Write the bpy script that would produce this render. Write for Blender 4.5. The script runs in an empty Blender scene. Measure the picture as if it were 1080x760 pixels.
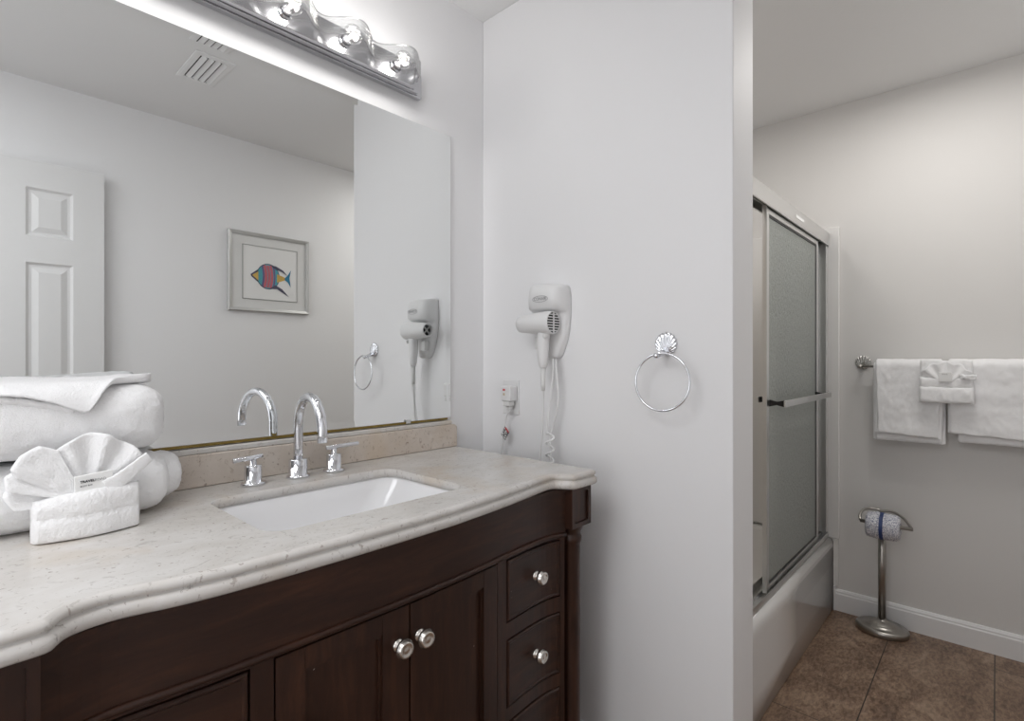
import bpy, bmesh, math, random
from mathutils import Vector, noise
PI = math.pi
random.seed(4)
SC = bpy.context.scene
COL = SC.collection

# ---------------------------------------------------------------- camera, world, lights, exposure
FPX, YAW, CAMZ = 555.9, math.radians(42.588), 1.213
cam = bpy.data.cameras.new('camera')
cam.sensor_width = 36.0
cam.lens = 36.0 * FPX / 1080.0
cam.shift_y = -1.5 / 1080.0
cam.clip_start = 0.02
camo = bpy.data.objects.new('camera', cam)
COL.objects.link(camo)
camo.location = (0, 0, CAMZ)
camo.rotation_euler = (PI / 2, 0, YAW - PI / 2)
SC.camera = camo

w = bpy.data.worlds.new('world')
SC.world = w
w.use_nodes = True
w.node_tree.nodes['Background'].inputs[0].default_value = (1, 1, 1, 1)
w.node_tree.nodes['Background'].inputs[1].default_value = 0.3

SC.view_settings.view_transform = 'Standard'
SC.view_settings.look = 'None'
SC.view_settings.exposure = 0.52
SC.view_settings.gamma = 1.0
SC.view_settings.use_curve_mapping = False
try:
    SC.cycles.max_bounces = 14
    SC.cycles.diffuse_bounces = 8
    SC.cycles.glossy_bounces = 8
    SC.cycles.transparent_max_bounces = 16
    SC.cycles.caustics_reflective = False
    SC.cycles.caustics_refractive = False
    SC.cycles.sample_clamp_indirect = 4.0
    SC.cycles.use_denoising = True
except Exception:
    pass


def area(name, loc, rot, sx, sy, power, col=(1, 1, 1)):
    l = bpy.data.lights.new(name, 'AREA')
    l.shape = 'RECTANGLE'
    l.size = sx
    l.size_y = sy
    l.energy = power
    l.color = col
    o = bpy.data.objects.new(name, l)
    COL.objects.link(o)
    o.location = loc
    o.rotation_euler = rot
    return o


BULB_W = 0.78
area('hall_overhead_fill', (-0.70, 0.65, 2.40), (0, 0, 0), 1.1, 1.0, 12.5, (0.975, 0.985, 1.0))  # added overhead fill out of view, lifts the walls around the vanity
area('hall_rear_fill', (-1.55, 0.45, 1.25), (0, -math.radians(108), 0), 1.7, 1.1, 7.0, (0.94, 0.97, 1.0))  # added soft fill inside the closed rear wall, tilted up towards the ceiling
area('shower_room_fill', (2.28, 0.16, 2.41), (0, 0, 0), 0.45, 0.45, 5.0, (1.0, 0.972, 0.935))  # added unseen fill that brightens the far wall, floor and tub skirt
area('shower_alcove_fill', (2.1, 1.0, 2.42), (0, 0, 0), 0.2, 0.2, 2.0, (1.0, 0.965, 0.92))  # added only to brighten the alcove interior and the door glass


# ---------------------------------------------------------------- materials
def newmat(name):
    m = bpy.data.materials.new(name)
    m.use_nodes = True
    nt = m.node_tree
    b = nt.nodes['Principled BSDF']
    return m, nt, b


def setp(b, **k):
    for n, v in k.items():
        n = n.replace('_', ' ')
        if n in b.inputs:
            if isinstance(v, (tuple, list)) and len(v) == 3:
                v = (*v, 1)
            b.inputs[n].default_value = v


def N(nt, t, **k):
    n = nt.nodes.new(t)
    for a, v in k.items():
        setattr(n, a, v)
    return n


def tex_noise(nt, scale, detail=4, rough=0.55, stretch=None, dist=0.0):
    tc = N(nt, 'ShaderNodeTexCoord')
    mp = N(nt, 'ShaderNodeMapping')
    if stretch:
        mp.inputs['Scale'].default_value = stretch
    nt.links.new(tc.outputs['Object'], mp.inputs['Vector'])
    n = N(nt, 'ShaderNodeTexNoise')
    n.inputs['Scale'].default_value = scale
    n.inputs['Detail'].default_value = detail
    n.inputs['Roughness'].default_value = rough
    n.inputs['Distortion'].default_value = dist
    nt.links.new(mp.outputs['Vector'], n.inputs['Vector'])
    return n


def ramp(nt, src, stops, interp='LINEAR'):
    r = N(nt, 'ShaderNodeValToRGB')
    cr = r.color_ramp
    cr.interpolation = interp
    while len(cr.elements) < len(stops):
        cr.elements.new(0.5)
    for e, (p, c) in zip(cr.elements, stops):
        e.position = p
        e.color = (*c, 1) if len(c) == 3 else c
    nt.links.new(src, r.inputs['Fac'])
    return r


def mix(nt, fac, a, b):
    m = N(nt, 'ShaderNodeMix', data_type='RGBA')
    if isinstance(fac, (int, float)):
        m.inputs[0].default_value = fac
    else:
        nt.links.new(fac, m.inputs[0])
    for i, v in ((6, a), (7, b)):
        if isinstance(v, tuple):
            m.inputs[i].default_value = (*v, 1)
        else:
            nt.links.new(v, m.inputs[i])
    return m.outputs[2]


def bump(nt, b, src, strength, dist=0.002):
    bp = N(nt, 'ShaderNodeBump')
    bp.inputs['Strength'].default_value = strength
    bp.inputs['Distance'].default_value = dist
    nt.links.new(src, bp.inputs['Height'])
    nt.links.new(bp.outputs['Normal'], b.inputs['Normal'])


def plain(name, col, rough=0.5, metal=0.0, spec=0.5, bscale=None, bstr=0.1, coat=0.0, vary=0.03):
    m, nt, b = newmat(name)
    setp(b, Base_Color=col, Roughness=rough, Metallic=metal, Specular_IOR_Level=spec, Coat_Weight=coat)
    n = tex_noise(nt, bscale or 30, 3)
    c2 = tuple(max(0, c * (1 - vary)) for c in col)
    nt.links.new(mix(nt, n.outputs['Fac'], col, c2), b.inputs['Base Color'])
    if bscale:
        bump(nt, b, n.outputs['Fac'], bstr)
    return m


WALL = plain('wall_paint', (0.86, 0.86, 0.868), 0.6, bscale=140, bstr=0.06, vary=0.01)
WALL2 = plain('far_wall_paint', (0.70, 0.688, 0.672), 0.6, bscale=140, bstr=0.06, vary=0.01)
CEIL = plain('ceiling_paint', (0.80, 0.80, 0.80), 0.8, bscale=90, bstr=0.2, vary=0.01)
TRIM = plain('trim_paint', (0.80, 0.80, 0.80), 0.35, vary=0.01)
DOORW = plain('door_paint', (0.78, 0.78, 0.78), 0.4, bscale=60, bstr=0.05, vary=0.01)
CHROME = plain('chrome', (0.74, 0.75, 0.78), 0.05, 1.0, vary=0.02)
SATIN = plain('satin_aluminium', (0.72, 0.72, 0.71), 0.28, 1.0, vary=0.04)
NICKEL = plain('brushed_nickel', (0.42, 0.40, 0.37), 0.30, 1.0, vary=0.08)
KNOBM = plain('satin_nickel', (0.78, 0.75, 0.71), 0.25, 1.0, vary=0.06)
PORC = plain('porcelain', (0.84, 0.84, 0.85), 0.12, coat=0.4, vary=0.01)
ACRYL = plain('tub_acrylic', (0.78, 0.77, 0.755), 0.14, coat=0.4, vary=0.01)
SURR = plain('surround_panel', (0.80, 0.75, 0.70), 0.25, vary=0.02)
PLAST = plain('white_plastic', (0.80, 0.80, 0.80), 0.35, vary=0.01)
PLASTG = plain('off_white_plastic', (0.72, 0.72, 0.71), 0.4, vary=0.02)
BLACK = plain('black_rubber', (0.012, 0.012, 0.013), 0.4, vary=0.2)
DARK = plain('dark_recess', (0.02, 0.02, 0.02), 0.7, vary=0.2)
INK = plain('grey_ink', (0.30, 0.30, 0.31), 0.6, vary=0.02)
INKB = plain('black_ink', (0.03, 0.03, 0.035), 0.6, vary=0.02)
RED = plain('red_button', (0.55, 0.06, 0.07), 0.4, vary=0.02)
BRASS = plain('brass_channel', (0.36, 0.26, 0.08), 0.38, 0.8, bscale=60, bstr=0.3, vary=0.5)
MAT_ = plain('mat_board', (0.74, 0.74, 0.73), 0.8, vary=0.01)
PAPER = plain('paper', (0.82, 0.82, 0.81), 0.75, vary=0.01)
FRAMEM = plain('silver_white_frame', (0.58, 0.58, 0.57), 0.35, 0.3, vary=0.04)
BLUE = plain('navy_ribbon', (0.02, 0.045, 0.16), 0.4, vary=0.1)


def towel_mat():
    m, nt, b = newmat('terry_cotton')
    setp(b, Base_Color=(0.86, 0.86, 0.865), Roughness=0.95, Specular_IOR_Level=0.1, Sheen_Weight=0.35, Sheen_Roughness=0.5)
    n = tex_noise(nt, 330, 3, 0.75)
    nt.links.new(mix(nt, n.outputs['Fac'], (0.90, 0.90, 0.905), (0.96, 0.96, 0.965)), b.inputs['Base Color'])
    bump(nt, b, n.outputs['Fac'], 0.55, 0.004)
    return m


TOWEL = towel_mat()


def mirror_mat():
    m, nt, b = newmat('mirror_silver')
    setp(b, Base_Color=(0.90, 0.915, 0.91), Roughness=0.0, Metallic=1.0)
    return m


MIRROR = mirror_mat()


def glass_mat(name, tint=(0.97, 0.98, 0.98), refl=0.12, rough=0.02, bscale=None):
    m = bpy.data.materials.new(name)
    m.use_nodes = True
    nt = m.node_tree
    nt.nodes.clear()
    out = N(nt, 'ShaderNodeOutputMaterial')
    tr = N(nt, 'ShaderNodeBsdfTransparent')
    tr.inputs[0].default_value = (*tint, 1)
    gl = N(nt, 'ShaderNodeBsdfGlossy')
    gl.inputs['Roughness'].default_value = rough
    fr = N(nt, 'ShaderNodeLayerWeight')
    fr.inputs[0].default_value = refl
    mx = N(nt, 'ShaderNodeMixShader')
    if bscale:
        n = tex_noise(nt, bscale, 2)
        bp = N(nt, 'ShaderNodeBump')
        bp.inputs['Strength'].default_value = 0.3
        bp.inputs['Distance'].default_value = 0.002
        nt.links.new(n.outputs['Fac'], bp.inputs['Height'])
        nt.links.new(bp.outputs['Normal'], gl.inputs['Normal'])
        nt.links.new(bp.outputs['Normal'], fr.inputs['Normal'])
    nt.links.new(fr.outputs['Facing'], mx.inputs[0])
    nt.links.new(tr.outputs[0], mx.inputs[1])
    nt.links.new(gl.outputs[0], mx.inputs[2])
    nt.links.new(mx.outputs[0], out.inputs[0])
    return m


BULBG = glass_mat('bulb_glass', (0.96, 0.96, 0.96), 0.28)
WAVEG = glass_mat('wave_glass', (0.95, 0.955, 0.955), 0.5, 0.08)


def frosted():
    m = bpy.data.materials.new('rain_textured_glass')
    m.use_nodes = True
    nt = m.node_tree
    nt.nodes.clear()
    out = N(nt, 'ShaderNodeOutputMaterial')
    n = tex_noise(nt, 70, 3, 0.6, (2.2, 2.2, 0.8), 0.6)
    bp = N(nt, 'ShaderNodeBump')
    bp.inputs['Strength'].default_value = 1.0
    bp.inputs['Distance'].default_value = 0.010
    nt.links.new(n.outputs['Fac'], bp.inputs['Height'])
    tl = N(nt, 'ShaderNodeBsdfTranslucent')
    tl.inputs[0].default_value = (0.80, 0.83, 0.80, 1)
    df = N(nt, 'ShaderNodeBsdfDiffuse')
    df.inputs[0].default_value = (0.56, 0.585, 0.56, 1)
    gl = N(nt, 'ShaderNodeBsdfGlossy')
    gl.inputs['Roughness'].default_value = 0.22
    tr = N(nt, 'ShaderNodeBsdfTransparent')
    tr.inputs[0].default_value = (0.6, 0.63, 0.6, 1)
    for s in (tl, df, gl):
        nt.links.new(bp.outputs['Normal'], s.inputs['Normal'])
    m1 = N(nt, 'ShaderNodeMixShader')
    m1.inputs[0].default_value = 0.68
    m2 = N(nt, 'ShaderNodeMixShader')
    m2.inputs[0].default_value = 0.10
    m3 = N(nt, 'ShaderNodeMixShader')
    m3.inputs[0].default_value = 0.10
    nt.links.new(tl.outputs[0], m1.inputs[1])
    nt.links.new(df.outputs[0], m1.inputs[2])
    nt.links.new(m1.outputs[0], m2.inputs[1])
    nt.links.new(gl.outputs[0], m2.inputs[2])
    nt.links.new(m2.outputs[0], m3.inputs[1])
    nt.links.new(tr.outputs[0], m3.inputs[2])
    nt.links.new(m3.outputs[0], out.inputs[0])
    return m


FROST = frosted()


def marble(name, base, vein, tan, rough, fleck=0.5):
    m, nt, b = newmat(name)
    n1 = tex_noise(nt, 9, 6, 0.6, (1, 1.6, 1.3), 0.6)
    r1 = ramp(nt, n1.outputs['Fac'], [(0.30, (0, 0, 0)), (0.62, (1, 1, 1))])
    c = mix(nt, r1.outputs[0], base, tan)
    # thin dark fleck lines
    n2 = tex_noise(nt, 26, 7, 0.72, (1.5, 2.0, 1.2), 1.6)
    r2 = ramp(nt, n2.outputs['Fac'], [(0.0, (0, 0, 0)), (0.575, (0, 0, 0)), (0.635, (1, 1, 1))])
    mm = N(nt, 'ShaderNodeMath', operation='MULTIPLY')
    mm.inputs[1].default_value = fleck
    nt.links.new(r2.outputs[0], mm.inputs[0])
    c = mix(nt, mm.outputs[0], c, vein)
    # small pits
    n3 = tex_noise(nt, 120, 3, 0.6, (1, 1, 0.6), 0.3)
    r3 = ramp(nt, n3.outputs['Fac'], [(0.0, (0, 0, 0)), (0.645, (0, 0, 0)), (0.68, (1, 1, 1))])
    mm3 = N(nt, 'ShaderNodeMath', operation='MULTIPLY')
    mm3.inputs[1].default_value = fleck
    nt.links.new(r3.outputs[0], mm3.inputs[0])
    c = mix(nt, mm3.outputs[0], c, (0.16, 0.10, 0.065))
    # broad ochre stains
    n4 = tex_noise(nt, 5.5, 3, 0.5, (1, 1, 1), 0.4)
    r4 = ramp(nt, n4.outputs['Fac'], [(0.0, (0, 0, 0)), (0.56, (0, 0, 0)), (0.72, (1, 1, 1))])
    mm4 = N(nt, 'ShaderNodeMath', operation='MULTIPLY')
    mm4.inputs[1].default_value = 0.35
    nt.links.new(r4.outputs[0], mm4.inputs[0])
    c = mix(nt, mm4.outputs[0], c, (0.55, 0.42, 0.28))
    nt.links.new(c, b.inputs['Base Color'])
    setp(b, Roughness=rough, Specular_IOR_Level=0.5)
    return m


STONE = marble('polished_cream_marble', (0.68, 0.665, 0.645), (0.30, 0.275, 0.255), (0.60, 0.575, 0.545), 0.22, 0.42)
STONE2 = marble('backsplash_marble', (0.68, 0.615, 0.555), (0.27, 0.19, 0.13), (0.58, 0.51, 0.445), 0.3, 0.55)


def wood(name='espresso_wood', st=(6, 6, 0.8)):
    m, nt, b = newmat(name)
    n = tex_noise(nt, 7, 6, 0.65, st, 0.8)
    n2 = tex_noise(nt, 5, 3, 0.5)
    r = ramp(nt, n.outputs['Fac'], [(0.28, (0.018, 0.0075, 0.0052)), (0.5, (0.042, 0.0175, 0.0108)), (0.72, (0.090, 0.036, 0.019))])
    c = mix(nt, n2.outputs['Fac'], r.outputs[0], (0.030, 0.0135, 0.0090))
    # a few pale nicks
    n3 = tex_noise(nt, 150, 1, 0.5)
    r3 = ramp(nt, n3.outputs['Fac'], [(0.0, (0, 0, 0)), (0.825, (0, 0, 0)), (0.835, (1, 1, 1))])
    c = mix(nt, r3.outputs[0], c, (0.35, 0.30, 0.26))
    nt.links.new(c, b.inputs['Base Color'])
    setp(b, Roughness=0.34, Specular_IOR_Level=0.36)
    bump(nt, b, n.outputs['Fac'], 0.08, 0.001)
    return m


WOOD = wood()
WOODH = wood('espresso_wood_cross_grain', (0.8, 5, 6))


def floor_mat():
    m, nt, b = newmat('slate_look_tile')
    tc = N(nt, 'ShaderNodeTexCoord')
    sp = N(nt, 'ShaderNodeSeparateXYZ')
    nt.links.new(tc.outputs['Object'], sp.inputs[0])

    def M(op, a, bb=None, c=None):
        n = N(nt, 'ShaderNodeMath', operation=op)
        for i, v in enumerate((a, bb, c)):
            if v is None:
                continue
            if isinstance(v, (int, float)):
                n.inputs[i].default_value = v
            else:
                nt.links.new(v, n.inputs[i])
        return n.outputs[0]
    ty = M('DIVIDE', M('SUBTRACT', sp.outputs['Y'], 0.005), 0.34)
    row = M('FLOOR', ty)
    fy = M('SUBTRACT', ty, row)
    tx = M('DIVIDE', M('ADD', M('SUBTRACT', sp.outputs['X'], 2.0), M('MULTIPLY', M('SUBTRACT', 1.0, row), 0.2)), 1.2)
    colx = M('FLOOR', tx)
    fx = M('SUBTRACT', tx, colx)
    ey = M('MINIMUM', fy, M('SUBTRACT', 1.0, fy))
    ex = M('MINIMUM', fx, M('SUBTRACT', 1.0, fx))
    gy = M('LESS_THAN', ey, 0.0055)
    gx = M('LESS_THAN', ex, 0.0014)
    g = M('MAXIMUM', gy, gx)
    n1 = tex_noise(nt, 5.5, 9, 0.68, (1.0, 1.7, 1), 0.9)
    r1 = ramp(nt, n1.outputs['Fac'], [(0.34, (0.085, 0.048, 0.031)), (0.5, (0.21, 0.132, 0.086)), (0.64, (0.40, 0.285, 0.20))])
    n2 = tex_noise(nt, 40, 6, 0.7, (1, 2.2, 1), 0.5)
    r2 = ramp(nt, n2.outputs['Fac'], [(0.40, (0.085, 0.050, 0.034)), (0.60, (0.38, 0.265, 0.185))])
    c = mix(nt, 0.42, r1.outputs[0], r2.outputs[0])
    c = mix(nt, g, c, (0.045, 0.034, 0.028))
    nt.links.new(c, b.inputs['Base Color'])
    setp(b, Roughness=0.42)
    bump(nt, b, n2.outputs['Fac'], 0.15, 0.002)
    return m


FLOOR = floor_mat()


def wrap_mat():
    m, nt, b = newmat('printed_tissue_wrap')
    n = tex_noise(nt, 260, 2, 0.6, None, 1.5)
    r = ramp(nt, n.outputs['Fac'], [(0.0, (0.05, 0.07, 0.17)), (0.44, (0.08, 0.10, 0.22)), (0.49, (0.80, 0.80, 0.82))])
    nt.links.new(r.outputs[0], b.inputs['Base Color'])
    setp(b, Roughness=0.6)
    return m


WRAP = wrap_mat()


def emit(name, col, s):
    m, nt, b = newmat(name)
    setp(b, Base_Color=col, Emission_Color=col, Emission_Strength=s)
    return m


# ---------------------------------------------------------------- mesh builder
class MB:
    def __init__(self):
        self.v = []
        self.f = []
        self.s = []

    def add(self, vs, fs, smooth=False):
        k = len(self.v)
        self.v += [tuple(p) for p in vs]
        self.f += [tuple(i + k for i in f) for f in fs]
        self.s += [smooth] * len(fs)
        return self

    def box(self, x0, x1, y0, y1, z0, z1):
        vs = [(x, y, z) for x in (x0, x1) for y in (y0, y1) for z in (z0, z1)]
        return self.add(vs, [(0, 1, 3, 2), (4, 6, 7, 5), (0, 4, 5, 1), (2, 3, 7, 6), (0, 2, 6, 4), (1, 5, 7, 3)])

    def rings(self, rings, cap0=True, cap1=True, closed=True, smooth=True, loop=False):
        n = len(rings[0])
        vs = [p for r in rings for p in r]
        fs = []
        m = len(rings)
        for i in range(m if loop else m - 1):
            j = (i + 1) % m
            for k in range(n if closed else n - 1):
                l = (k + 1) % n
                fs.append((i * n + k, i * n + l, j * n + l, j * n + k))
        self.add(vs, fs, smooth)
        if not loop:
            if cap0:
                self.add(rings[0], [tuple(reversed(range(n)))], False)
            if cap1:
                self.add(rings[-1], [tuple(range(n))], False)
        return self

    def tube(self, path, r, n=12, caps=True, loop=False):
        P = [Vector(p) for p in path]
        m = len(P)
        rr = r if isinstance(r, (list, tuple)) else [r] * m
        up = Vector((0, 0, 1))
        rings = []
        a = None
        for i, p in enumerate(P):
            if loop:
                t = P[(i + 1) % m] - P[i - 1]
            else:
                t = P[min(i + 1, m - 1)] - P[max(i - 1, 0)]
            t.normalize()
            if a is None:
                a = t.cross(up)
                if a.length < 0.2:
                    a = t.cross(Vector((1, 0, 0)))
            a = (a - t * a.dot(t)).normalized()
            b = t.cross(a)
            rings.append([p + (a * math.cos(2 * PI * k / n) + b * math.sin(2 * PI * k / n)) * rr[i] for k in range(n)])
        return self.rings(rings, caps, caps, True, True, loop)

    def lathe(self, prof, axis, origin, n=32, smooth=True, sx=1.0, sy=1.0):
        """prof: list of (r, h) along the axis direction."""
        ax = Vector(axis).normalized()
        u = ax.cross(Vector((0, 0, 1)))
        if u.length < 0.1:
            u = Vector((1, 0, 0))
        u.normalize()
        w_ = ax.cross(u)
        o = Vector(origin)
        rings = [[o + ax * h + (u * math.cos(2 * PI * k / n) * sx + w_ * math.sin(2 * PI * k / n) * sy) * max(r, 1e-5)
                  for k in range(n)] for r, h in prof]
        return self.rings(rings, True, True, True, smooth)

    def prism(self, poly, z0, z1):
        n = len(poly)
        vs = [(x, y, z0) for x, y in poly] + [(x, y, z1) for x, y in poly]
        fs = [tuple(reversed(range(n))), tuple(range(n, 2 * n))]
        fs += [(i, (i + 1) % n, n + (i + 1) % n, n + i) for i in range(n)]
        return self.add(vs, fs)


ROOTLOC = {}


def thing(name, label, cat, loc, group=None):
    o = bpy.data.objects.new(name, None)
    o.empty_display_size = 0.05
    COL.objects.link(o)
    o.location = loc
    o['label'] = label
    o['category'] = cat
    if group:
        o['group'] = group
    ROOTLOC[o.name] = Vector(loc)
    return o


def mesh(name, mb, mat, parent=None, bevel=0.0, subdiv=0, seg=2, label=None, origin=None, angle=35):
    me = bpy.data.meshes.new(name)
    if origin is None:
        origin = ROOTLOC.get(parent.name, Vector((0, 0, 0))) if parent else Vector((0, 0, 0))
    origin = Vector(origin)
    me.from_pydata([tuple(Vector(v) - origin) for v in mb.v], [], mb.f)
    me.polygons.foreach_set('use_smooth', mb.s)
    bm = bmesh.new()
    bm.from_mesh(me)
    bmesh.ops.remove_doubles(bm, verts=bm.verts, dist=1e-5)
    bmesh.ops.recalc_face_normals(bm, faces=bm.faces)
    bm.to_mesh(me)
    bm.free()
    me.materials.append(mat)
    o = bpy.data.objects.new(name, me)
    COL.objects.link(o)
    if parent:
        o.parent = parent
        ROOTLOC[o.name] = origin
    else:
        o.location = origin
    if bevel:
        md = o.modifiers.new('bevel', 'BEVEL')
        md.width = bevel
        md.segments = seg
        md.limit_method = 'ANGLE'
        md.angle_limit = math.radians(angle)
        md.harden_normals = False
        for p in me.polygons:
            p.use_smooth = True
        wn = o.modifiers.new('wn', 'WEIGHTED_NORMAL')
        wn.keep_sharp = True
    if subdiv:
        md = o.modifiers.new('sub', 'SUBSURF')
        md.levels = subdiv
        md.render_levels = subdiv
    if label:
        o['label'] = label
    return o


def struct(name, mb, mat, parent=None, bevel=0.0, **k):
    o = mesh(name, mb, mat, parent, bevel, **k)
    if not parent:
        o['kind'] = 'structure'
    return o


def single(name, mb, mat, label, cat, group=None, **k):
    """a thing that is one mesh, its origin at its base"""
    xs = [p[0] for p in mb.v]
    ys = [p[1] for p in mb.v]
    zs = [p[2] for p in mb.v]
    o = mesh(name, mb, mat, None, origin=((min(xs) + max(xs)) / 2, (min(ys) + max(ys)) / 2, min(zs)), **k)
    o['label'] = label
    o['category'] = cat
    if group:
        o['group'] = group
    return o


def text(name, s, size, loc, rot, mat, parent, ext=0.0002, align='CENTER', bold=0.0, sx=1.0):
    cu = bpy.data.curves.new(name, 'FONT')
    cu.body = s
    cu.size = size
    cu.extrude = ext
    cu.align_x = align
    cu.align_y = 'CENTER'
    cu.offset = bold
    tmp = bpy.data.objects.new('tmp', cu)
    COL.objects.link(tmp)
    dg = bpy.context.evaluated_depsgraph_get()
    me = bpy.data.meshes.new_from_object(tmp.evaluated_get(dg))
    bpy.data.objects.remove(tmp)
    me.materials.clear()
    me.materials.append(mat)
    o = bpy.data.objects.new(name, me)
    COL.objects.link(o)
    if parent:
        o.parent = parent
        o.location = Vector(loc) - ROOTLOC.get(parent.name, Vector((0, 0, 0)))
    else:
        o.location = loc
    o.rotation_euler = rot
    o.scale = (sx, 1, 1)
    return o


def lerp_table(tab):
    def f(x):
        if x <= tab[0][0]:
            return tab[0][1]
        for (a, b), (c, d) in zip(tab, tab[1:]):
            if x <= c:
                t = (x - a) / (c - a)
                return b + (d - b) * t
        return tab[-1][1]
    return f


def smooth_path(pts, n=8, loop=False):
    P = [Vector(p) for p in pts]
    out = []
    m = len(P)
    rng = range(m) if loop else range(m - 1)
    for i in rng:
        if loop:
            p0, p1, p2, p3 = P[i - 1], P[i], P[(i + 1) % m], P[(i + 2) % m]
        else:
            p0, p1, p2, p3 = P[max(i - 1, 0)], P[i], P[i + 1], P[min(i + 2, m - 1)]
        for k in range(n):
            t = k / n
            out.append(0.5 * ((2 * p1) + (p2 - p0) * t + (2 * p0 - 5 * p1 + 4 * p2 - p3) * t * t
                              + (3 * p1 - p0 - 3 * p2 + p3) * t ** 3))
    if not loop:
        out.append(P[-1])
    return out


def rrect(x0, x1, y0, y1, r, n=8):
    out = []
    for cx, cy, a0 in ((x1 - r, y1 - r, 0), (x0 + r, y1 - r, PI / 2), (x0 + r, y0 + r, PI), (x1 - r, y0 + r, 1.5 * PI)):
        for k in range(n + 1):
            a = a0 + PI / 2 * k / n
            out.append((cx + r * math.cos(a), cy + r * math.sin(a)))
    return out


# ---------------------------------------------------------------- room shell
H = 2.44
XW, XB, XF = 1.342, 1.490, 2.948      # partition front face, back face, far wall
YM, YE, YO = 1.379, 0.484, -0.370     # mirror wall, partition end, opposite wall
XR = -1.60
T = 0.10
struct('floor', MB().box(XR - T, XF + T, YO - T, YM + T, -0.08, 0), FLOOR)
struct('ceiling', MB().box(XR - T, XF + T, YO - T, YM + T, H, H + 0.08), CEIL)
struct('wall_left', MB().box(XR - T, XF + T, YM, YM + T, 0, H), WALL)
struct('wall_right', MB().box(XR - T, XF + T, YO - T, YO, 0, H), WALL)
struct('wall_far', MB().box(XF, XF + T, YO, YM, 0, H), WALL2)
struct('wall_rear', MB().box(XR - T, XR, YO, YM, 0, H), WALL)
struct('wall_partition', MB().box(XW, XB, YE, YM, 0, H), WALL, bevel=0.004)


def baseboard(name, x0, x1, y0, y1, axis, side):
    """axis 'x': runs along x against a wall at y0 (side -1 -> sticks to -y)"""
    prof = [(0, 0), (0.014, 0), (0.014, 0.080), (0.011, 0.086), (0.011, 0.092), (0.006, 0.102), (0, 0.102)]
    if axis == 'x':
        r = [[(x, y0 + side * a, z) for a, z in prof] for x in (x0, x1)]
    else:
        r = [[(x0 + side * a, y, z) for a, z in prof] for y in (y0, y1)]
    mb = MB().rings(r, smooth=False)
    return struct(name, mb, TRIM)


baseboard('baseboard_far', XF, XF, YO, 0.573, 'y', -1)
baseboard('baseboard_partition', XW, XW, YE, YM, 'y', -1)
baseboard('baseboard_right', XR, XF - 0.015, YO, YO, 'x', 1)
struct('trim_1', MB().box(XF - 0.022, XF - 0.0005, 0.5735, 0.5815, 0, 0.118), TRIM, bevel=0.002)

# ---------------------------------------------------------------- door seen in the mirror
door = thing('door', 'white six-panel door lying open against the opposite wall, seen in mirror', 'door', (-0.24, YO + 0.02, 0.02))
door.name = 'door_1'
ROOTLOC['door_1'] = ROOTLOC['door']
door['kind'] = 'structure'
del door['label']
del door['category']
dx0, dx1, dy0, dy1, dz1 = -0.24, 0.523, YO + 0.02, YO + 0.05, 2.07


def door_leaf():
    mb = MB()
    # full-thickness frame around six recesses
    cols = [(dx0, dx0 + 0.112), (dx0 + 0.271, dx1 - 0.271), (dx1 - 0.112, dx1)]
    for a, b in cols:
        mb.box(a, b, dy0, dy1, 0.02, dz1)
    opens = [(dx0 + 0.112, dx0 + 0.271), (dx1 - 0.271, dx1 - 0.112)]
    rows = [(0.02, 0.24), (0.86, 0.99), (1.632, 1.745), (1.955, dz1)]
    for a, b in opens:
        for c, d in rows:
            mb.box(a, b, dy0, dy1, c, d)
    return mb


mesh('door_leaf', door_leaf(), DOORW, door)


def raised_panel(x0, x1, z0, z1):
    y = dy1
    def rc(i, yy):
        return [(x0 + i, yy, z0 + i), (x1 - i, yy, z0 + i), (x1 - i, yy, z1 - i), (x0 + i, yy, z1 - i)]
    r = [rc(0, y - 0.02), rc(0, y), rc(0.010, y - 0.010), rc(0.020, y - 0.010), rc(0.042, y - 0.001)]
    return MB().rings(r, smooth=False)


for a, b in ((dx0 + 0.112, dx0 + 0.271), (dx1 - 0.271, dx1 - 0.112)):
    for c, d in ((0.24, 0.86), (0.99, 1.632), (1.745, 1.955)):
        mesh('door_panel', raised_panel(a, b, c, d), DOORW, door)

# ---------------------------------------------------------------- vanity
CT = 0.9155
top_prof = [(-0.018, .800), (0.072, .800), (0.084, .806), (0.0961, .822), (0.110, .831), (0.130, .836), (0.155, .837), (0.185, .831),
            (0.215, .823), (0.285, .813), (0.407, .808), (0.53, .806), (0.684, .808), (0.748, .812), (0.815, .818),
            (0.888, .826), (0.978, .839), (1.030, .847), (1.058, .848), (1.078, .842), (1.092, .822), (1.103, .806),
            (1.115, .801), (1.190, .801), (1.197, .806)]


def offset_line(pts, d):
    out = []
    for i, p in enumerate(pts):
        a = Vector(pts[max(i - 1, 0)])
        b = Vector(pts[min(i + 1, len(pts) - 1)])
        t = (b - a).normalized()
        nrm = Vector((t.y, -t.x))
        out.append((p[0] + nrm.x * d, p[1] + nrm.y * d))
    return out


fp = [(p.x, p.y) for p in smooth_path([(a, b, 0) for a, b in top_prof], 4)]
YB = YM - 0.0012


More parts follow.
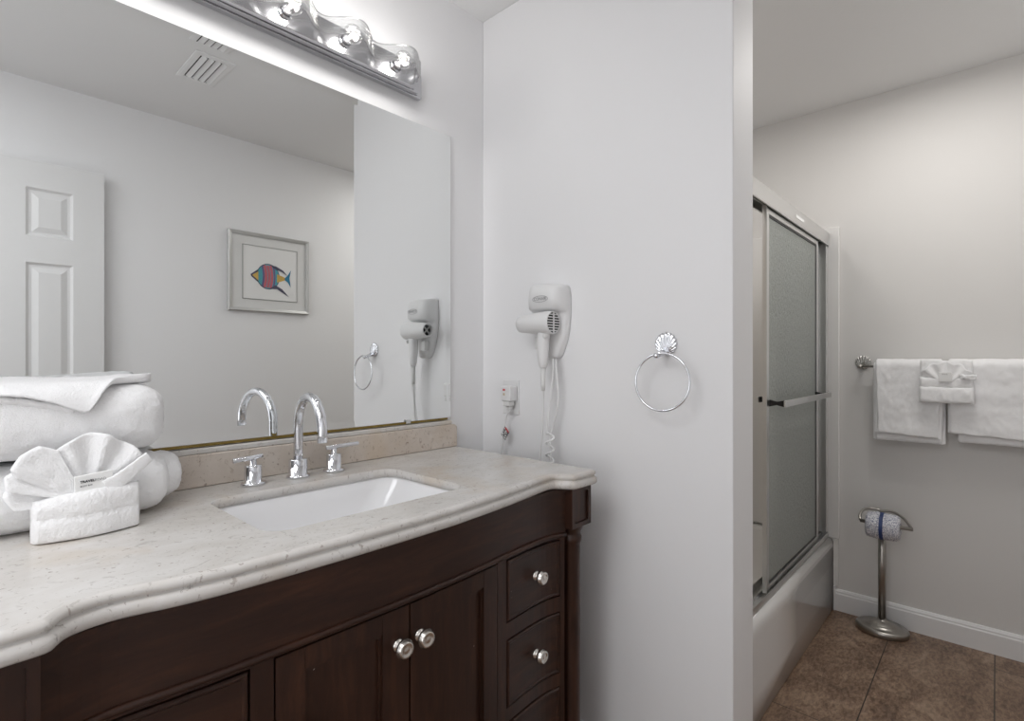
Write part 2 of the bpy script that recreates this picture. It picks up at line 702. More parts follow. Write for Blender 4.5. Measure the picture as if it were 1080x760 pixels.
def counter():
    mb = MB()
    layers = [(CT - 0.0005, -0.0025), (CT, -0.004)]
    prof = [(0.0, 0.001), (-0.003, 0.0055), (-0.008, 0.0072), (-0.0125, 0.0060), (-0.0145, 0.0022), (-0.0165, 0.0022), (-0.0175, 0.0060), (-0.0215, 0.0098),
            (-0.0270, 0.0112), (-0.0330, 0.0100), (-0.0370, 0.0060), (-0.0385, 0.002)]
    hole = rrect(0.378, 0.838, 0.908, 1.226, 0.045, 8)
    # outer ring at every level
    rings = []
    XRt = 1.197
    for dz, off in [(0.0, -0.003)] + [(a, b) for a, b in prof[1:]]:
        L = offset_line(fp, off)
        L = [(max(x, -0.02 - off), y) for x, y in L]
        # right side line going back to the wall, left side likewise
        right = [(XRt + off, YB)]
        left = [(-0.018 - off, YB)]
        ring = [(x, y, CT + dz) for x, y in L] + [(x, y, CT + dz) for x, y in right] + [(x, y, CT + dz) for x, y in left]
        rings.append(ring)
    bm = bmesh.new()
    n = len(rings[0])
    V = [[bm.verts.new(p) for p in r] for r in rings]
    for i in range(len(rings) - 1):
        for k in range(n):
            l = (k + 1) % n
            f = bm.faces.new((V[i][k], V[i][l], V[i + 1][l], V[i + 1][k]))
            f.smooth = k < n - 4
    zb = CT - 0.0385
    ht = [bm.verts.new((x, y, CT)) for x, y in hole]
    h1 = [bm.verts.new((x, y, CT - 0.021)) for x, y in hole]
    hb = [bm.verts.new((x, y, CT - 0.021)) for x, y in rrect(0.346, 0.870, 0.874, 1.260, 0.07, 8)]
    hc = [bm.verts.new((x, y, zb)) for x, y in rrect(0.346, 0.870, 0.874, 1.260, 0.07, 8)]
    m = len(hole)
    for A, B in ((ht, h1), (h1, hb), (hb, hc)):
        for k in range(m):
            l = (k + 1) % m
            bm.faces.new((A[k], A[l], B[l], B[k])).smooth = True

    def fill(outer, inner):
        es = []
        for loop in (outer, inner):
            for k in range(len(loop)):
                a, b = loop[k], loop[(k + 1) % len(loop)]
                e = bm.edges.get((a, b)) or bm.edges.new((a, b))
                es.append(e)
        bmesh.ops.triangle_fill(bm, use_beauty=True, use_dissolve=False, edges=es)
    fill(V[0], ht)
    fill(V[-1], hc)
    bmesh.ops.recalc_face_normals(bm, faces=bm.faces)
    me = bpy.data.meshes.new('countertop')
    o0 = Vector((0.59, 1.1, zb))
    for v in bm.verts:
        v.co -= o0
    bm.to_mesh(me)
    bm.free()
    me.materials.append(STONE)
    o = bpy.data.objects.new('countertop', me)
    COL.objects.link(o)
    o.location = o0
    o['label'] = 'cream marble countertop with serpentine ogee front edge on the dark vanity'
    o['category'] = 'countertop'
    return o


counter()

bs = MB()
pr_ = [(-0.018, CT + 0.0006), (1.2005, CT + 0.0006), (1.2005, CT + 0.061)] + \
      [(1.2005 - 0.016 + 0.016 * math.cos(a), CT + 0.061 + 0.0155 * math.sin(a)) for a in [PI / 2 * k / 8 for k in range(1, 9)]] + [(-0.018, CT + 0.0765)]
bs.rings([[(x, y, z) for x, z in pr_] for y in (YM - 0.022, YB)], smooth=False)
bso = single('backsplash', bs, STONE2, 'low beige marble backsplash strip standing on the countertop under the mirror', 'backsplash', bevel=0.003)

tb = MB().box(-0.018, 1.179, YM - 0.0200, YB, CT + 0.0768, CT + 0.0905)
te = mesh('polished_top_edge', tb, STONE, None, bevel=0.003, label='pale polished top edge', origin=bso.location)
te.location = (0, 0, 0)
te.parent = bso
# sink
sink = thing('undermount_sink', 'white rectangular undermount sink set into the marble countertop', 'sink', (0.608, 1.067, 0.75))


def basin():
    mb = MB()
    z = CT - 0.0218
    def rr(i, zz, r, dx=0):
        return [(x, y, zz) for x, y in rrect(0.374 + i + dx, 0.842 - i - dx, 0.904 + i, 1.230 - i, r, 8)]
    inner = [rr(0, z, 0.048), rr(0.004, z - 0.006, 0.046), rr(0.010, z - 0.03, 0.05, 0.012), rr(0.020, z - 0.075, 0.055, 0.038), rr(0.034, z - 0.110, 0.06, 0.062),
             rr(0.055, z - 0.124, 0.06, 0.08), rr(0.10, z - 0.129, 0.05, 0.10), rr(0.135, z - 0.131, 0.02, 0.08)]
    outer = [rr(0.135, z - 0.141, 0.02, 0.08), rr(0.05, z - 0.134, 0.06, 0.08), rr(0.022, z - 0.115, 0.06, 0.06), rr(-0.004, z - 0.03, 0.05), rr(-0.022, z - 0.012, 0.05), rr(-0.022, z, 0.05)]
    mb.rings(outer + inner, cap0=True, cap1=True)
    return mb


bas = mesh('basin', basin(), PORC, sink)
dr = MB().lathe([(0.0, 0), (0.022, 0), (0.022, 0.002), (0.018, 0.004), (0.014, 0.003), (0.0, 0.003)], (0, 0, 1), (0.608, 1.067, CT - 0.1525), 24)
mesh('drain', dr, CHROME, sink)

# cabinet
van = thing('vanity_cabinet', 'dark espresso bow-front bathroom vanity with doors, drawers and column corners', 'vanity', (0.59, 1.1, 0.0))
tab = [p for p in top_prof]
face_pts = [(p[0], p[1] + 0.022) for p in tab]
yc_pts = [(0.07, .827), (0.085, .832), (0.10, .837), (0.13, .843), (0.16, .845), (0.215, .839), (0.285, .833), (0.407, .829), (0.51, .827), (0.61, .8265), (0.684, .828),
          (0.748, .831), (0.815, .835), (0.888, .841), (0.978, .847), (1.03, .848), (1.065, .844), (1.09, .838), (1.108, .832)]
yc = lerp_table([(p.x, p.y) for p in smooth_path([(a, b, 0) for a, b in yc_pts], 5)])


def cslab(mb, x0, x1, z0, z1, a, b, n=None):
    """a curved slab following the cabinet face; a = front offset, b = back offset (positive = into the cabinet)"""
    n = n or max(2, int((x1 - x0) / 0.02))
    rings = []
    for i in range(n + 1):
        x = x0 + (x1 - x0) * i / n
        y = yc(x)
        rings.append([(x, y + a, z0), (x, y + a, z1), (x, y + b, z1), (x, y + b, z0)])
    return mb.rings(rings, smooth=False)


ZB = 0.13
TOPZ = CT - 0.0395
# carcass
mesh('side_panel', MB().box(0.012, 0.030, 0.86, YM - 0.003, ZB, TOPZ), WOOD, van)
mesh('side_panel', MB().box(1.158, 1.176, 0.86, YM - 0.003, ZB, TOPZ), WOOD, van)
mesh('back_panel', MB().box(0.030, 1.158, YM - 0.015, YM - 0.003, ZB, 0.70), WOOD, van)
mesh('bottom_panel', cslab(MB(), 0.079, 1.108, ZB, ZB + 0.018, 0.03, 0.45), WOOD, van)
# face frame: stiles, rails and a black sheet behind, painted shade for the gaps
ff = MB()
for a, b in ((0.079, 0.100), (0.319, 0.354), (0.865, 0.897), (1.094, 1.108)):
    cslab(ff, a, b, ZB, 0.756, 0.0, 0.022)
for a, b in ((0.100, 0.319), (0.897, 1.094)):
    for c, d in ((0.745, 0.756), (0.557, 0.596), (0.364, 0.397), (ZB, 0.196)):
        cslab(ff, a, b, c, d, 0.0, 0.022)
cslab(ff, 0.354, 0.865, ZB, 0.196, 0.0, 0.022)
cslab(ff, 0.354, 0.865, 0.747, 0.756, 0.0, 0.022)
mesh('face_frame', ff, WOOD, van)
cslab(gap_mb := MB(), 0.079, 1.108, ZB + 0.02, 0.75, 0.024, 0.030)
mesh('gap_shade_sheet', gap_mb, DARK, van)
ap = MB()
cslab(ap, 0.079, 1.108, 0.758, TOPZ, -0.003, 0.022)
mesh('apron', ap, WOODH, van)
mesh('cove_molding', cslab(MB(), 0.079, 1.108, TOPZ - 0.008, TOPZ - 0.0005, -0.010, -0.0032), WOOD, van)
bead = [(0.079 + (1.108 - 0.079) * i / 60, yc(0.079 + (1.108 - 0.079) * i / 60) - 0.004, 0.757) for i in range(61)]
mesh('bead_molding', MB().tube(bead, 0.0062, 10), WOODH, van)


def knob(parent, x, y, z, nrm=(0, -1, 0)):
    prof = [(0.0, 0), (0.0105, 0), (0.0110, 0.003), (0.0085, 0.005), (0.0062, 0.007), (0.0060, 0.011), (0.0095, 0.013), (0.0145, 0.015),
            (0.0162, 0.018), (0.0162, 0.021), (0.0148, 0.0225), (0.0148, 0.024), (0.0130, 0.0258), (0.0128, 0.0268), (0.0095, 0.0262), (0.0085, 0.0250), (0.004, 0.0262), (0, 0.0266)]
    prof = [(a * 1.13, h * 1.1) for a, h in prof]
    return mesh('knob', MB().lathe(prof, nrm, (x, y, z), 28), KNOBM, parent, label='stepped round satin nickel knob')


def cnormal(x):
    d = (yc(x + 0.01) - yc(x - 0.01)) / 0.02
    v = Vector((d, -1, 0)).normalized()
    return v


def drawer(x0, x1, z0, z1, kn=True):
    mb = MB()
    n = 10
    rings = []

    def ring(i, off):
        out = []
        a, b, c, d = x0 + i, x1 - i, z0 + i, z1 - i
        for k in range(n + 1):
            x = a + (b - a) * k / n
            out.append((x, yc(x) + off, c))
        for k in range(n, -1, -1):
            x = a + (b - a) * k / n
            out.append((x, yc(x) + off, d))
        return out
    rs = [ring(0.0, 0.020), ring(0.0, -0.001), ring(0.003, -0.004), ring(0.006, -0.004), ring(0.009, -0.001)]
    mb.rings(rs, cap0=True, cap1=False, smooth=False)
    # face as strips so that it follows the bow
    r = rs[-1]
    vs, fs = [], []
    for k in range(n + 1):
        vs += [r[k], r[2 * n + 1 - k]]
    for k in range(n):
        fs.append((2 * k, 2 * k + 2, 2 * k + 3, 2 * k + 1))
    mb.add(vs, fs)
    d = mesh('drawer', mb, WOODH, van)
    if kn:
        xm = (x0 + x1) / 2 + (0.013 if x0 > 0.6 else -0.013)
        nn = cnormal(xm)
        knob(d, xm, yc(xm) - 0.0005, (z0 + z1) / 2 + 0.002, nn)
    return d


for xa, xb in ((0.1035, 0.3155), (0.900, 1.091)):
    for za, zb in ((0.600, 0.742), (0.400, 0.5535), (0.200, 0.3605)):
        drawer(xa, xb, za, zb)


def cab_door(x0, x1, knx, s0, s1):
    z0, z1 = 0.199, 0.7445
    mb = MB()
    cslab(mb, x0, x0 + s0, z0, z1, -0.001, 0.021, 3)
    cslab(mb, x1 - s1, x1, z0, z1, -0.001, 0.021, 3)
    cslab(mb, x0 + s0 + 0.0005, x1 - s1 - 0.0005, z1 - 0.036, z1, -0.0004, 0.021)
    cslab(mb, x0 + s0 + 0.0005, x1 - s1 - 0.0005, z0, z0 + 0.045, -0.0004, 0.021)
    d = mesh('cabinet_door', mb, WOOD, van)
    pa = MB()
    cslab(pa, x0 + s0 - 0.001, x1 - s1 + 0.001, z0 + 0.044, z1 - 0.035, 0.009, 0.017)
    mesh('panel', pa, WOOD, d)
    # moulded inner edge
    ed = MB()
    for a in (x0 + s0, x1 - s1 - 0.006):
        cslab(ed, a, a + 0.006, z0 + 0.045, z1 - 0.036, 0.004, 0.010, 2)
    cslab(ed, x0 + s0, x1 - s1, z1 - 0.042, z1 - 0.036, 0.004, 0.010)
    mesh('panel_molding', ed, WOOD, d)
    knob(d, knx, yc(knx) - 0.001, 0.678)
    return d


cab_door(0.357, 0.6075, 0.582, 0.046, 0.058)
cab_door(0.6115, 0.862, 0.632, 0.058, 0.046)

# corner posts: square block, turned column, bun foot
for x0, x1, sgn in ((-0.004, 0.079, 1), (1.107, 1.192, -1)):
    y0, y1 = 0.806, 0.884
    z0 = 0.772
    blk = MB()
    def rc(i, yy, zi=0.0):
        return [(x0 + i, yy, z0 + i), (x1 - i, yy, z0 + i), (x1 - i, yy, TOPZ - i), (x0 + i, yy, TOPZ - i)]
    blk.rings([rc(0, y1), rc(0, y0), rc(0.012, y0), rc(0.012, y0 + 0.006)], smooth=False)
    b = mesh('corner_block', blk, WOOD, van)
    xm, ym = (x0 + x1) / 2 + 0.005, (y0 + y1) / 2
    col = MB()
    prof = [(0.0, 0.13), (0.030, 0.13), (0.030, 0.145), (0.026, 0.155), (0.0245, 0.17), (0.0250, 0.45), (0.0240, 0.715), (0.0255, 0.722), (0.0285, 0.728), (0.0285, 0.738),
            (0.0258, 0.744), (0.026, 0.752), (0.031, 0.762), (0.034, 0.7719), (0.0, 0.7719)]
    col.lathe(prof, (0, 0, 1), (xm, ym, 0), 28)
    mesh('turned_column', col, WOOD, b)
    ft = MB().lathe([(0.0, 0.0), (0.022, 0.0), (0.030, 0.02), (0.036, 0.055), (0.034, 0.09), (0.026, 0.11), (0.030, 0.1295), (0.0, 0.1295)], (0, 0, 1), (xm, ym, 0), 24)
    mesh('bun_foot', ft, WOOD, van)
for xm in (0.03, 1.15):
    mesh('bun_foot', MB().lathe([(0.0, 0.0), (0.022, 0.0), (0.030, 0.02), (0.036, 0.055), (0.034, 0.09), (0.026, 0.11), (0.028, 0.1295), (0.0, 0.1295)], (0, 0, 1), (xm, 1.325, 0), 24), WOOD, van)

# faucet
fau = thing('widespread_faucet', 'chrome gooseneck faucet with two lever handles behind the sink', 'faucet', (0.615, 1.299, CT))
SX, SY = 0.6149, 1.299
Z0 = CT + 0.0004
mesh('spout_base', MB().lathe([(0, 0), (0.0280, 0), (0.0280, 0.004), (0.0270, 0.006), (0.0225, 0.0062), (0.0225, 0.044), (0.0215, 0.0455), (0.0, 0.0455)], (0, 0, 1), (SX, SY, Z0), 36), CHROME, fau, bevel=0)
R = 0.0825
zc = 1.134 - 0.0118 - R
ux, uy = -0.1263, -0.992
path = [(SX, SY, Z0 + 0.03), (SX, SY, zc - 0.05)] + [(SX + ux * R * (1 - math.cos(a)), SY + uy * R * (1 - math.cos(a)), zc + R * math.sin(a)) for a in [PI * k / 28 for k in range(29)]] + [(SX + ux * 2 * R, SY + uy * 2 * R, 1.022)]
sp = mesh('spout', MB().tube(path, 0.0113, 24), CHROME, fau)
mesh('aerator', MB().lathe([(0.0, 0), (0.0092, 0), (0.0092, 0.003), (0, 0.003)], (0, 0, 1), (SX + ux * 2 * R, SY + uy * 2 * R, 1.0215), 20), DARK, sp)
for hx, dirx, lo, hi in ((0.5055, -1, 0.4565, 0.5275), (0.7125, 1, 0.690, 0.785)):
    hb = mesh('handle', MB().lathe([(0, 0), (0.0270, 0), (0.0270, 0.0045), (0.0258, 0.006), (0.0192, 0.0062), (0.0192, 0.044), (0.0182, 0.0455), (0.0075, 0.0458), (0.0075, 0.060), (0, 0.060)],
                               (0, 0, 1), (hx, SY, Z0), 32), CHROME, fau)
    zl = Z0 + 0.062
    dz = 0.0
    mesh('lever', MB().tube([(lo, SY - 0.010 * (hx < 0.6), zl + 0.001), (lo + 0.001, SY - 0.010 * (hx < 0.6), zl + 0.001), (hi - 0.001, SY, zl + 0.003), (hi, SY, zl + 0.003)], [0.0045, 0.0055, 0.0055, 0.0045], 16), CHROME, hb)

# ---------------------------------------------------------------- mirror
mir = thing('wall_mirror', 'large frameless wall mirror with angled edges above the marble backsplash', 'mirror', (0.6, YM, 1.02))


def mirror_glass():
    mb = MB()
    x0, x1, z0, z1 = -0.06, 1.183, 1.0152, 1.971
    y, yb, w, e = YM - 0.0065, YM - 0.001, 0.018, 0.038 * 0.018
    o = [(x0, y - e, z0), (x1, y - e, z0), (x1, y - e, z1), (x0, y - e, z1)]
    i = [(x0 + w, y, z0 + w), (x1 - w, y, z0 + w), (x1 - w, y, z1 - w), (x0 + w, y, z1 - w)]
    b = [(x0, yb, z0), (x1, yb, z0), (x1, yb, z1), (x0, yb, z1)]
    mb.rings([b, o, i], smooth=False)
    return mb


mesh('mirror_pane', mirror_glass(), MIRROR, mir)
ch = MB().box(-0.06, 1.165, YM - 0.0125, YM - 0.001, 1.0085, 1.0125)
ch.box(-0.06, 1.165, YM - 0.0125, YM - 0.0098, 1.0125, 1.0150)
mesh('bottom_channel', ch, BRASS, mir)
mesh('mirror_clip', MB().box(0.994, 1.011, YM - 0.0155, YM - 0.0128, 1.010, 1.0215), SATIN, mir, bevel=0.001)

# ---------------------------------------------------------------- vanity light
vl = thing('vanity_light_bar', 'chrome light bar with five clear globe bulbs and wavy ribbed glass above the mirror', 'light fixture', (0.59, YM, 2.05))
bp = MB()
for (a, b, c, d, e, f) in ((0.130, 1.050, YM - 0.020, YM - 0.001, 2.046, 2.122), (0.148, 1.032, YM - 0.026, YM - 0.020, 2.051, 2.117), (0.160, 1.020, YM - 0.042, YM - 0.026, 2.047, 2.121),
                           (0.176, 1.004, YM - 0.047, YM - 0.042, 2.052, 2.116), (0.188, 0.992, YM - 0.062, YM - 0.047, 2.048, 2.120)):
    bp.box(a, b, c, d, e, f)
LCH = plain('fixture_chrome', (0.58, 0.58, 0.60), 0.17, 1.0, vary=0.02)
mesh('back_plate', bp, LCH, vl, bevel=0.002)
EM = emit('lit_filament', (1.0, 0.93, 0.82), 5.0)
FY = YM - 0.062
BX = (0.26, 0.425, 0.59, 0.755, 0.92)
BZ = 2.086
for bx in BX:
    bprof = [(0.0125, 0.010)]
    Rb, cz = 0.0255, 0.041
    for k in range(0, 21):
        a = PI * (0.82 - 0.82 * k / 20)
        bprof.append((Rb * math.sin(a), cz + Rb * -math.cos(PI - a)))
    bprof = [(0.0120, 0.012)] + [(Rb * math.sin(a), cz - Rb * math.cos(a)) for a in [0.18 * PI + 0.82 * PI * k / 20 for k in range(21)]]
    bo = mesh('globe_bulb', MB().rings([[(bx + r * math.cos(t), FY - h, BZ + r * math.sin(t)) for t in [2 * PI * j / 28 for j in range(28)]] for r, h in [(max(r, 1e-4), h) for r, h in bprof]], cap0=False, cap1=False), BULBG, vl)
    sprof = [(0.019, 0.0005), (0.019, 0.003), (0.0135, 0.004), (0.0145, 0.006), (0.0130, 0.008), (0.0145, 0.010), (0.0130, 0.012), (0.0140, 0.0145), (0.0, 0.0148)]
    mesh('socket', MB().lathe(sprof, (0, -1, 0), (bx, FY, BZ), 24), LCH, bo)
    mesh('filament', MB().lathe([(0.0, 0.018), (0.003, 0.020), (0.0045, 0.030), (0.006, 0.040), (0.005, 0.047), (0.0, 0.049)], (0, -1, 0), (bx, FY, BZ), 14), EM, bo)
    l = bpy.data.lights.new('bulb_light', 'POINT')
    l.energy = BULB_W
    l.shadow_soft_size = 0.02
    l.color = (1.0, 0.975, 0.95)
    lo = bpy.data.objects.new('bulb_light', l)
    COL.objects.link(lo)
    lo.parent = vl
    lo.location = Vector((bx, FY - 0.041, BZ)) - ROOTLOC[vl.name]


def wave_ribbon():
    mb = MB()
    nz = 40
    zb_, zt_ = 2.065, 2.108
    xs = [0.205 + (0.974 - 0.205) * i / 150 for i in range(151)]
    path = [(0.193, FY - 0.001)]
    yfun = lambda x: 1.268 - 0.0275 * math.cos(2 * PI * (x - 0.92) / 0.165)
    for k in range(1, 8):
        t = k / 8
        path.append((0.193 + 0.012 * t, FY + (yfun(0.205) - FY) * t))
    path += [(x, yfun(x)) for x in xs]
    y9 = yfun(0.974)
    for k in range(1, 9):
        t = k / 8
        path.append((0.974 + 0.016 * math.sin(PI / 2 * t), y9 + (FY - 0.001 - y9) * (1 - math.cos(PI / 2 * t))))
    rings = []
    m = len(path)
    for i, (x, y) in enumerate(path):
        a = Vector(path[max(i - 1, 0)])
        b = Vector(path[min(i + 1, m - 1)])
        t = (b - a).normalized()
        nn = Vector((t.y, -t.x))
        ring = []
        for k in range(nz + 1):
            z = zb_ + (zt_ - zb_) * k / nz
            off = 0.0040 + 0.0030 * math.cos(2 * PI * k / nz * 5)
            ring.append((x + nn.x * off, y + nn.y * off, z))
        for k in range(0, nz + 1, 8)[::-1]:
            pass
        ring.append((x, y, zt_))
        ring.append((x, y, zb_))
        rings.append(ring)
    mb.rings(rings, True, True)
    return mb


mesh('wave_glass_shade', wave_ribbon(), WAVEG, vl)

# ---------------------------------------------------------------- hair dryer station
hol = thing('hair_dryer_wall_mount', 'white moulded wall mount holding the hair dryer beside the vanity', 'wall mount', (XW, 1.045, 1.22))


def holder():
    mb = MB()
    rows = [  # z, yc, half width, depth
        (1.216, 1.044, 0.018, 0.018), (1.219, 1.044, 0.026, 0.024), (1.227, 1.045, 0.034, 0.026), (1.245, 1.047, 0.045, 0.028), (1.275, 1.048, 0.057, 0.029), (1.31, 1.049, 0.065, 0.029),
        (1.345, 1.050, 0.0695, 0.030), (1.360, 1.050, 0.0705, 0.032), (1.366, 1.050, 0.0708, 0.050), (1.374, 1.050, 0.071, 0.070), (1.40, 1.050, 0.0705, 0.074), (1.42, 1.050, 0.069, 0.072),
        (1.438, 1.050, 0.0665, 0.068), (1.4455, 1.050, 0.063, 0.060), (1.449, 1.050, 0.055, 0.046), (1.450, 1.050, 0.048, 0.033)]
    n = 36
    rings = []
    for z, c, hw, d in rows:
        ring = []
        for k in range(n + 1):
            a = PI * k / n
            cx, sx = math.cos(a), math.sin(a)
            ring.append((XW - 0.0008 - d * (abs(sx) ** 0.62), c + hw * math.copysign(abs(cx) ** 0.62, cx), z + 0.004 * (cx if z > 1.43 else 0)))
        rings.append(ring)
    mb.rings(rings, True, True)
    return mb


mesh('mount_body', holder(), PLAST, hol)
mesh('power_switch_base', MB().box(1.292, 1.3125, 1.064, 1.090, 1.245, 1.285), PLASTG, hol, bevel=0.004)
ov = MB()
ovp = [(XW - 0.0753, 1.046 + 0.030 * math.cos(2 * PI * k / 40), 1.400 + 0.0095 * math.sin(2 * PI * k / 40)) for k in range(40)]
ov.tube(ovp, 0.0006, 6, loop=True)
mesh('oval_badge', ov, INK, hol)
text('raised_lettering', 'CONAIR', 0.0135, (XW - 0.0756, 1.046, 1.400), (PI / 2, 0, -PI / 2), INK, hol, sx=0.95)

dry = thing('hair_dryer', 'white hair dryer with black round grille hanging in its wall mount', 'hair dryer', (1.275, 1.04, 1.11))
BXc, BZc = 1.275, 1.325
bar = [(0.0, 1.118), (0.0215, 1.118), (0.0220, 1.1335), (0.0240, 1.1345), (0.0262, 1.132), (0.0280, 1.120), (0.0305, 1.095), (0.0335, 1.065), (0.0352, 1.04), (0.0358, 1.02), (0.0352, 1.003), (0.0342, 0.9985), (0.0320, 0.998), (0.0315, 1.004), (0.0, 1.004)]
mb = MB()
mb.rings([[(BXc + max(r, 1e-4) * math.cos(t), y, BZc + max(r, 1e-4) * math.sin(t)) for t in [2 * PI * j / 40 for j in range(40)]] for r, y in bar])
dbody = mesh('dryer_barrel', mb, PLAST, dry)
mb = MB().rings([[(BXc + r * math.cos(t), y, BZc + r * math.sin(t)) for t in [2 * PI * j / 32 for j in range(32)]] for r, y in ((0.0312, 1.0035), (0.0312, 1.0005))])
gr = mesh('intake_grille', mb, DARK, dry, label='black round intake grille with white slats')
mb = MB()
for k in range(-3, 4):
    zz = k * 0.0082
    hw = math.sqrt(max(0.0312 ** 2 - zz ** 2, 0))
    mb.box(BXc - hw, BXc + hw, 0.9972, 1.0002, BZc + zz - 0.0015, BZc + zz + 0.0015)
mb.box(BXc - 0.002, BXc + 0.002, 0.9968, 1.0002, BZc - 0.031, BZc + 0.031)
mesh('grille_slats', mb, PLAST, gr)
mb = MB().rings([[(BXc + r_ * math.cos(t), y, BZc + r_ * math.sin(t)) for t in [2 * PI * j / 32 for j in range(32)]] for r_, y in ((0.0212, 1.1182), (0.0212, 1.1200))])
noz = mesh('nozzle_outlet', mb, DARK, dry, label='black nozzle outlet with crossed fins')
mb = MB()
for sgn in (1, -1):
    c_, s_2 = math.cos(PI / 4), math.sin(PI / 4) * sgn
    q = [(BXc + a * c_ - b * s_2, BZc + a * s_2 + b * c_) for a, b in ((-0.020, -0.001), (0.020, -0.001), (0.020, 0.001), (-0.020, 0.001))]
    mb.rings([[(x, y, z) for x, z in q] for y in (1.1202, 1.1290)], smooth=False)
mesh('nozzle_fins', mb, PLASTG, noz)
mb = MB()
hrings = []
for z, cy, a, b in ((1.300, 1.038, 0.020, 0.017), (1.285, 1.039, 0.0205, 0.018), (1.26, 1.041, 0.0200, 0.018), (1.23, 1.041, 0.0185, 0.017), (1.20, 1.040, 0.0155, 0.0145), (1.188, 1.040, 0.0125, 0.012), (1.184, 1.040, 0.008, 0.008)):
    hrings.append([(BXc + b * math.cos(t), cy + a * math.sin(t), z) for t in [2 * PI * j / 28 for j in range(28)]])
mb.rings(hrings)
mesh('handle', mb, PLAST, dry)
mesh('button', MB().lathe([(0, 0), (0.0092, 0), (0.0092, 0.006), (0.008, 0.008), (0, 0.0085)], Vector((-0.5, -1, 0)), (BXc - 0.009, 1.0235, 1.284), 20), PLASTG, dry)
mb = MB().lathe([(0, 0), (0.0085, 0), (0.0075, 0.05), (0.0062, 0.072), (0.0, 0.073)], (0, 0, -1), (BXc, 1.040, 1.186), 16)
mesh('strain_relief', mb, PLASTG, dry)
c1 = smooth_path([(BXc, 1.040, 1.118), (1.276, 1.042, 1.06), (1.278, 1.046, 1.00), (1.282, 1.052, 0.955), (1.285, 1.060, 0.915), (1.285, 1.062, 0.86), (1.290, 1.040, 0.80), (1.300, 1.02, 0.815), (1.300, 1.030, 0.87),
                  (1.298, 1.030, 0.93), (1.300, 1.034, 0.97), (1.302, 1.012, 1.04), (1.300, 1.000, 1.10), (1.300, 1.006, 1.16), (1.303, 1.012, 1.212)], 8)
mesh('power_cord', MB().tube(c1, 0.0034, 8), PLAST, dry)
coil = []
for k in range(80):
    t = k / 79
    a = 2 * PI * 3.2 * t
    coil.append((1.283 + 0.010 * math.sin(a), 1.020 + 0.013 * math.cos(a), 0.985 - 0.115 * t))
coil = [(1.300, 1.020, 1.214), (1.298, 1.020, 1.15), (1.290, 1.030, 1.06)] + coil
mesh('coiled_cord', MB().tube(smooth_path(coil, 2), 0.0030, 8), PLAST, dry)

# ---------------------------------------------------------------- outlet and plug
out = thing('wall_outlet', 'white wall outlet cover plate above the countertop corner', 'outlet', (XW, 1.234, 1.024))
mesh('cover_plate', MB().box(XW - 0.006, XW - 0.0005, 1.197, 1.272, 1.024, 1.141), PLAST, out, bevel=0.002)
mesh('receptacle', MB().box(XW - 0.0085, XW - 0.0062, 1.216, 1.252, 1.045, 1.120), PLASTG, out, bevel=0.001)
plug = thing('plug_adapter', 'white safety plug with red reset button and tagged cord in the outlet', 'plug', (XW - 0.03, 1.234, 1.04))
mesh('plug_body', MB().box(1.295, 1.333, 1.200, 1.244, 1.070, 1.122), PLAST, plug, bevel=0.006, seg=3)
mesh('cord_relief', MB().box(1.297, 1.325, 1.206, 1.234, 1.054, 1.0698), PLASTG, plug, bevel=0.003)
mesh('prong_collar', MB().box(1.305, 1.322, 1.210, 1.228, 1.040, 1.0537), PLASTG, plug, bevel=0.003)
mesh('reset_button', MB().box(1.2935, 1.2949, 1.222, 1.232, 1.106, 1.112), RED, plug, label='red reset button')
mesh('test_button', MB().box(1.2935, 1.2949, 1.223, 1.231, 1.090, 1.098), plain('yellowed_button', (0.55, 0.48, 0.36), 0.5), plug)
c2 = smooth_path([(1.313, 1.219, 1.041), (1.312, 1.228, 1.025), (1.312, 1.238, 1.000), (1.312, 1.244, 0.965), (1.314, 1.250, 0.935), (1.314, 1.256, 0.89), (1.314, 1.25, 0.80), (1.314, 1.22, 0.74)], 8)
mesh('cord', MB().tube(c2, 0.0034, 8), PLAST, plug)


def tag_mat():
    m, nt, b = newmat('printed_warning_tag')
    n = tex_noise(nt, 260, 1, 0.5, (1, 1, 1), 0.5)
    r = ramp(nt, n.outputs['Fac'], [(0.0, (0.04, 0.04, 0.045)), (0.50, (0.05, 0.05, 0.05)), (0.54, (0.8, 0.8, 0.8))], 'CONSTANT')
    nt.links.new(r.outputs[0], b.inputs['Base Color'])
    setp(b, Roughness=0.5)
    return m


mb = MB()
mb.rings([[(x, 1.243 - 0.030, 0.953 + 0.012), (x, 1.243 - 0.010, 0.986), (x, 1.243 + 0.008, 0.955), (x, 1.243 - 0.012, 0.936)] for x in (1.3052, 1.3060)], smooth=False)
mesh('warning_tag', mb, tag_mat(), plug, label='small black and white printed warning tag')
mb = MB().rings([[(x, 1.243 - 0.030, 0.967), (x, 1.243 - 0.014, 0.983), (x, 1.243 - 0.011, 0.978), (x, 1.243 - 0.027, 0.962)] for x in (1.3044, 1.3049)], smooth=False)
mesh('tag_stripe', mb, RED, plug, label='red stripe on the tag')


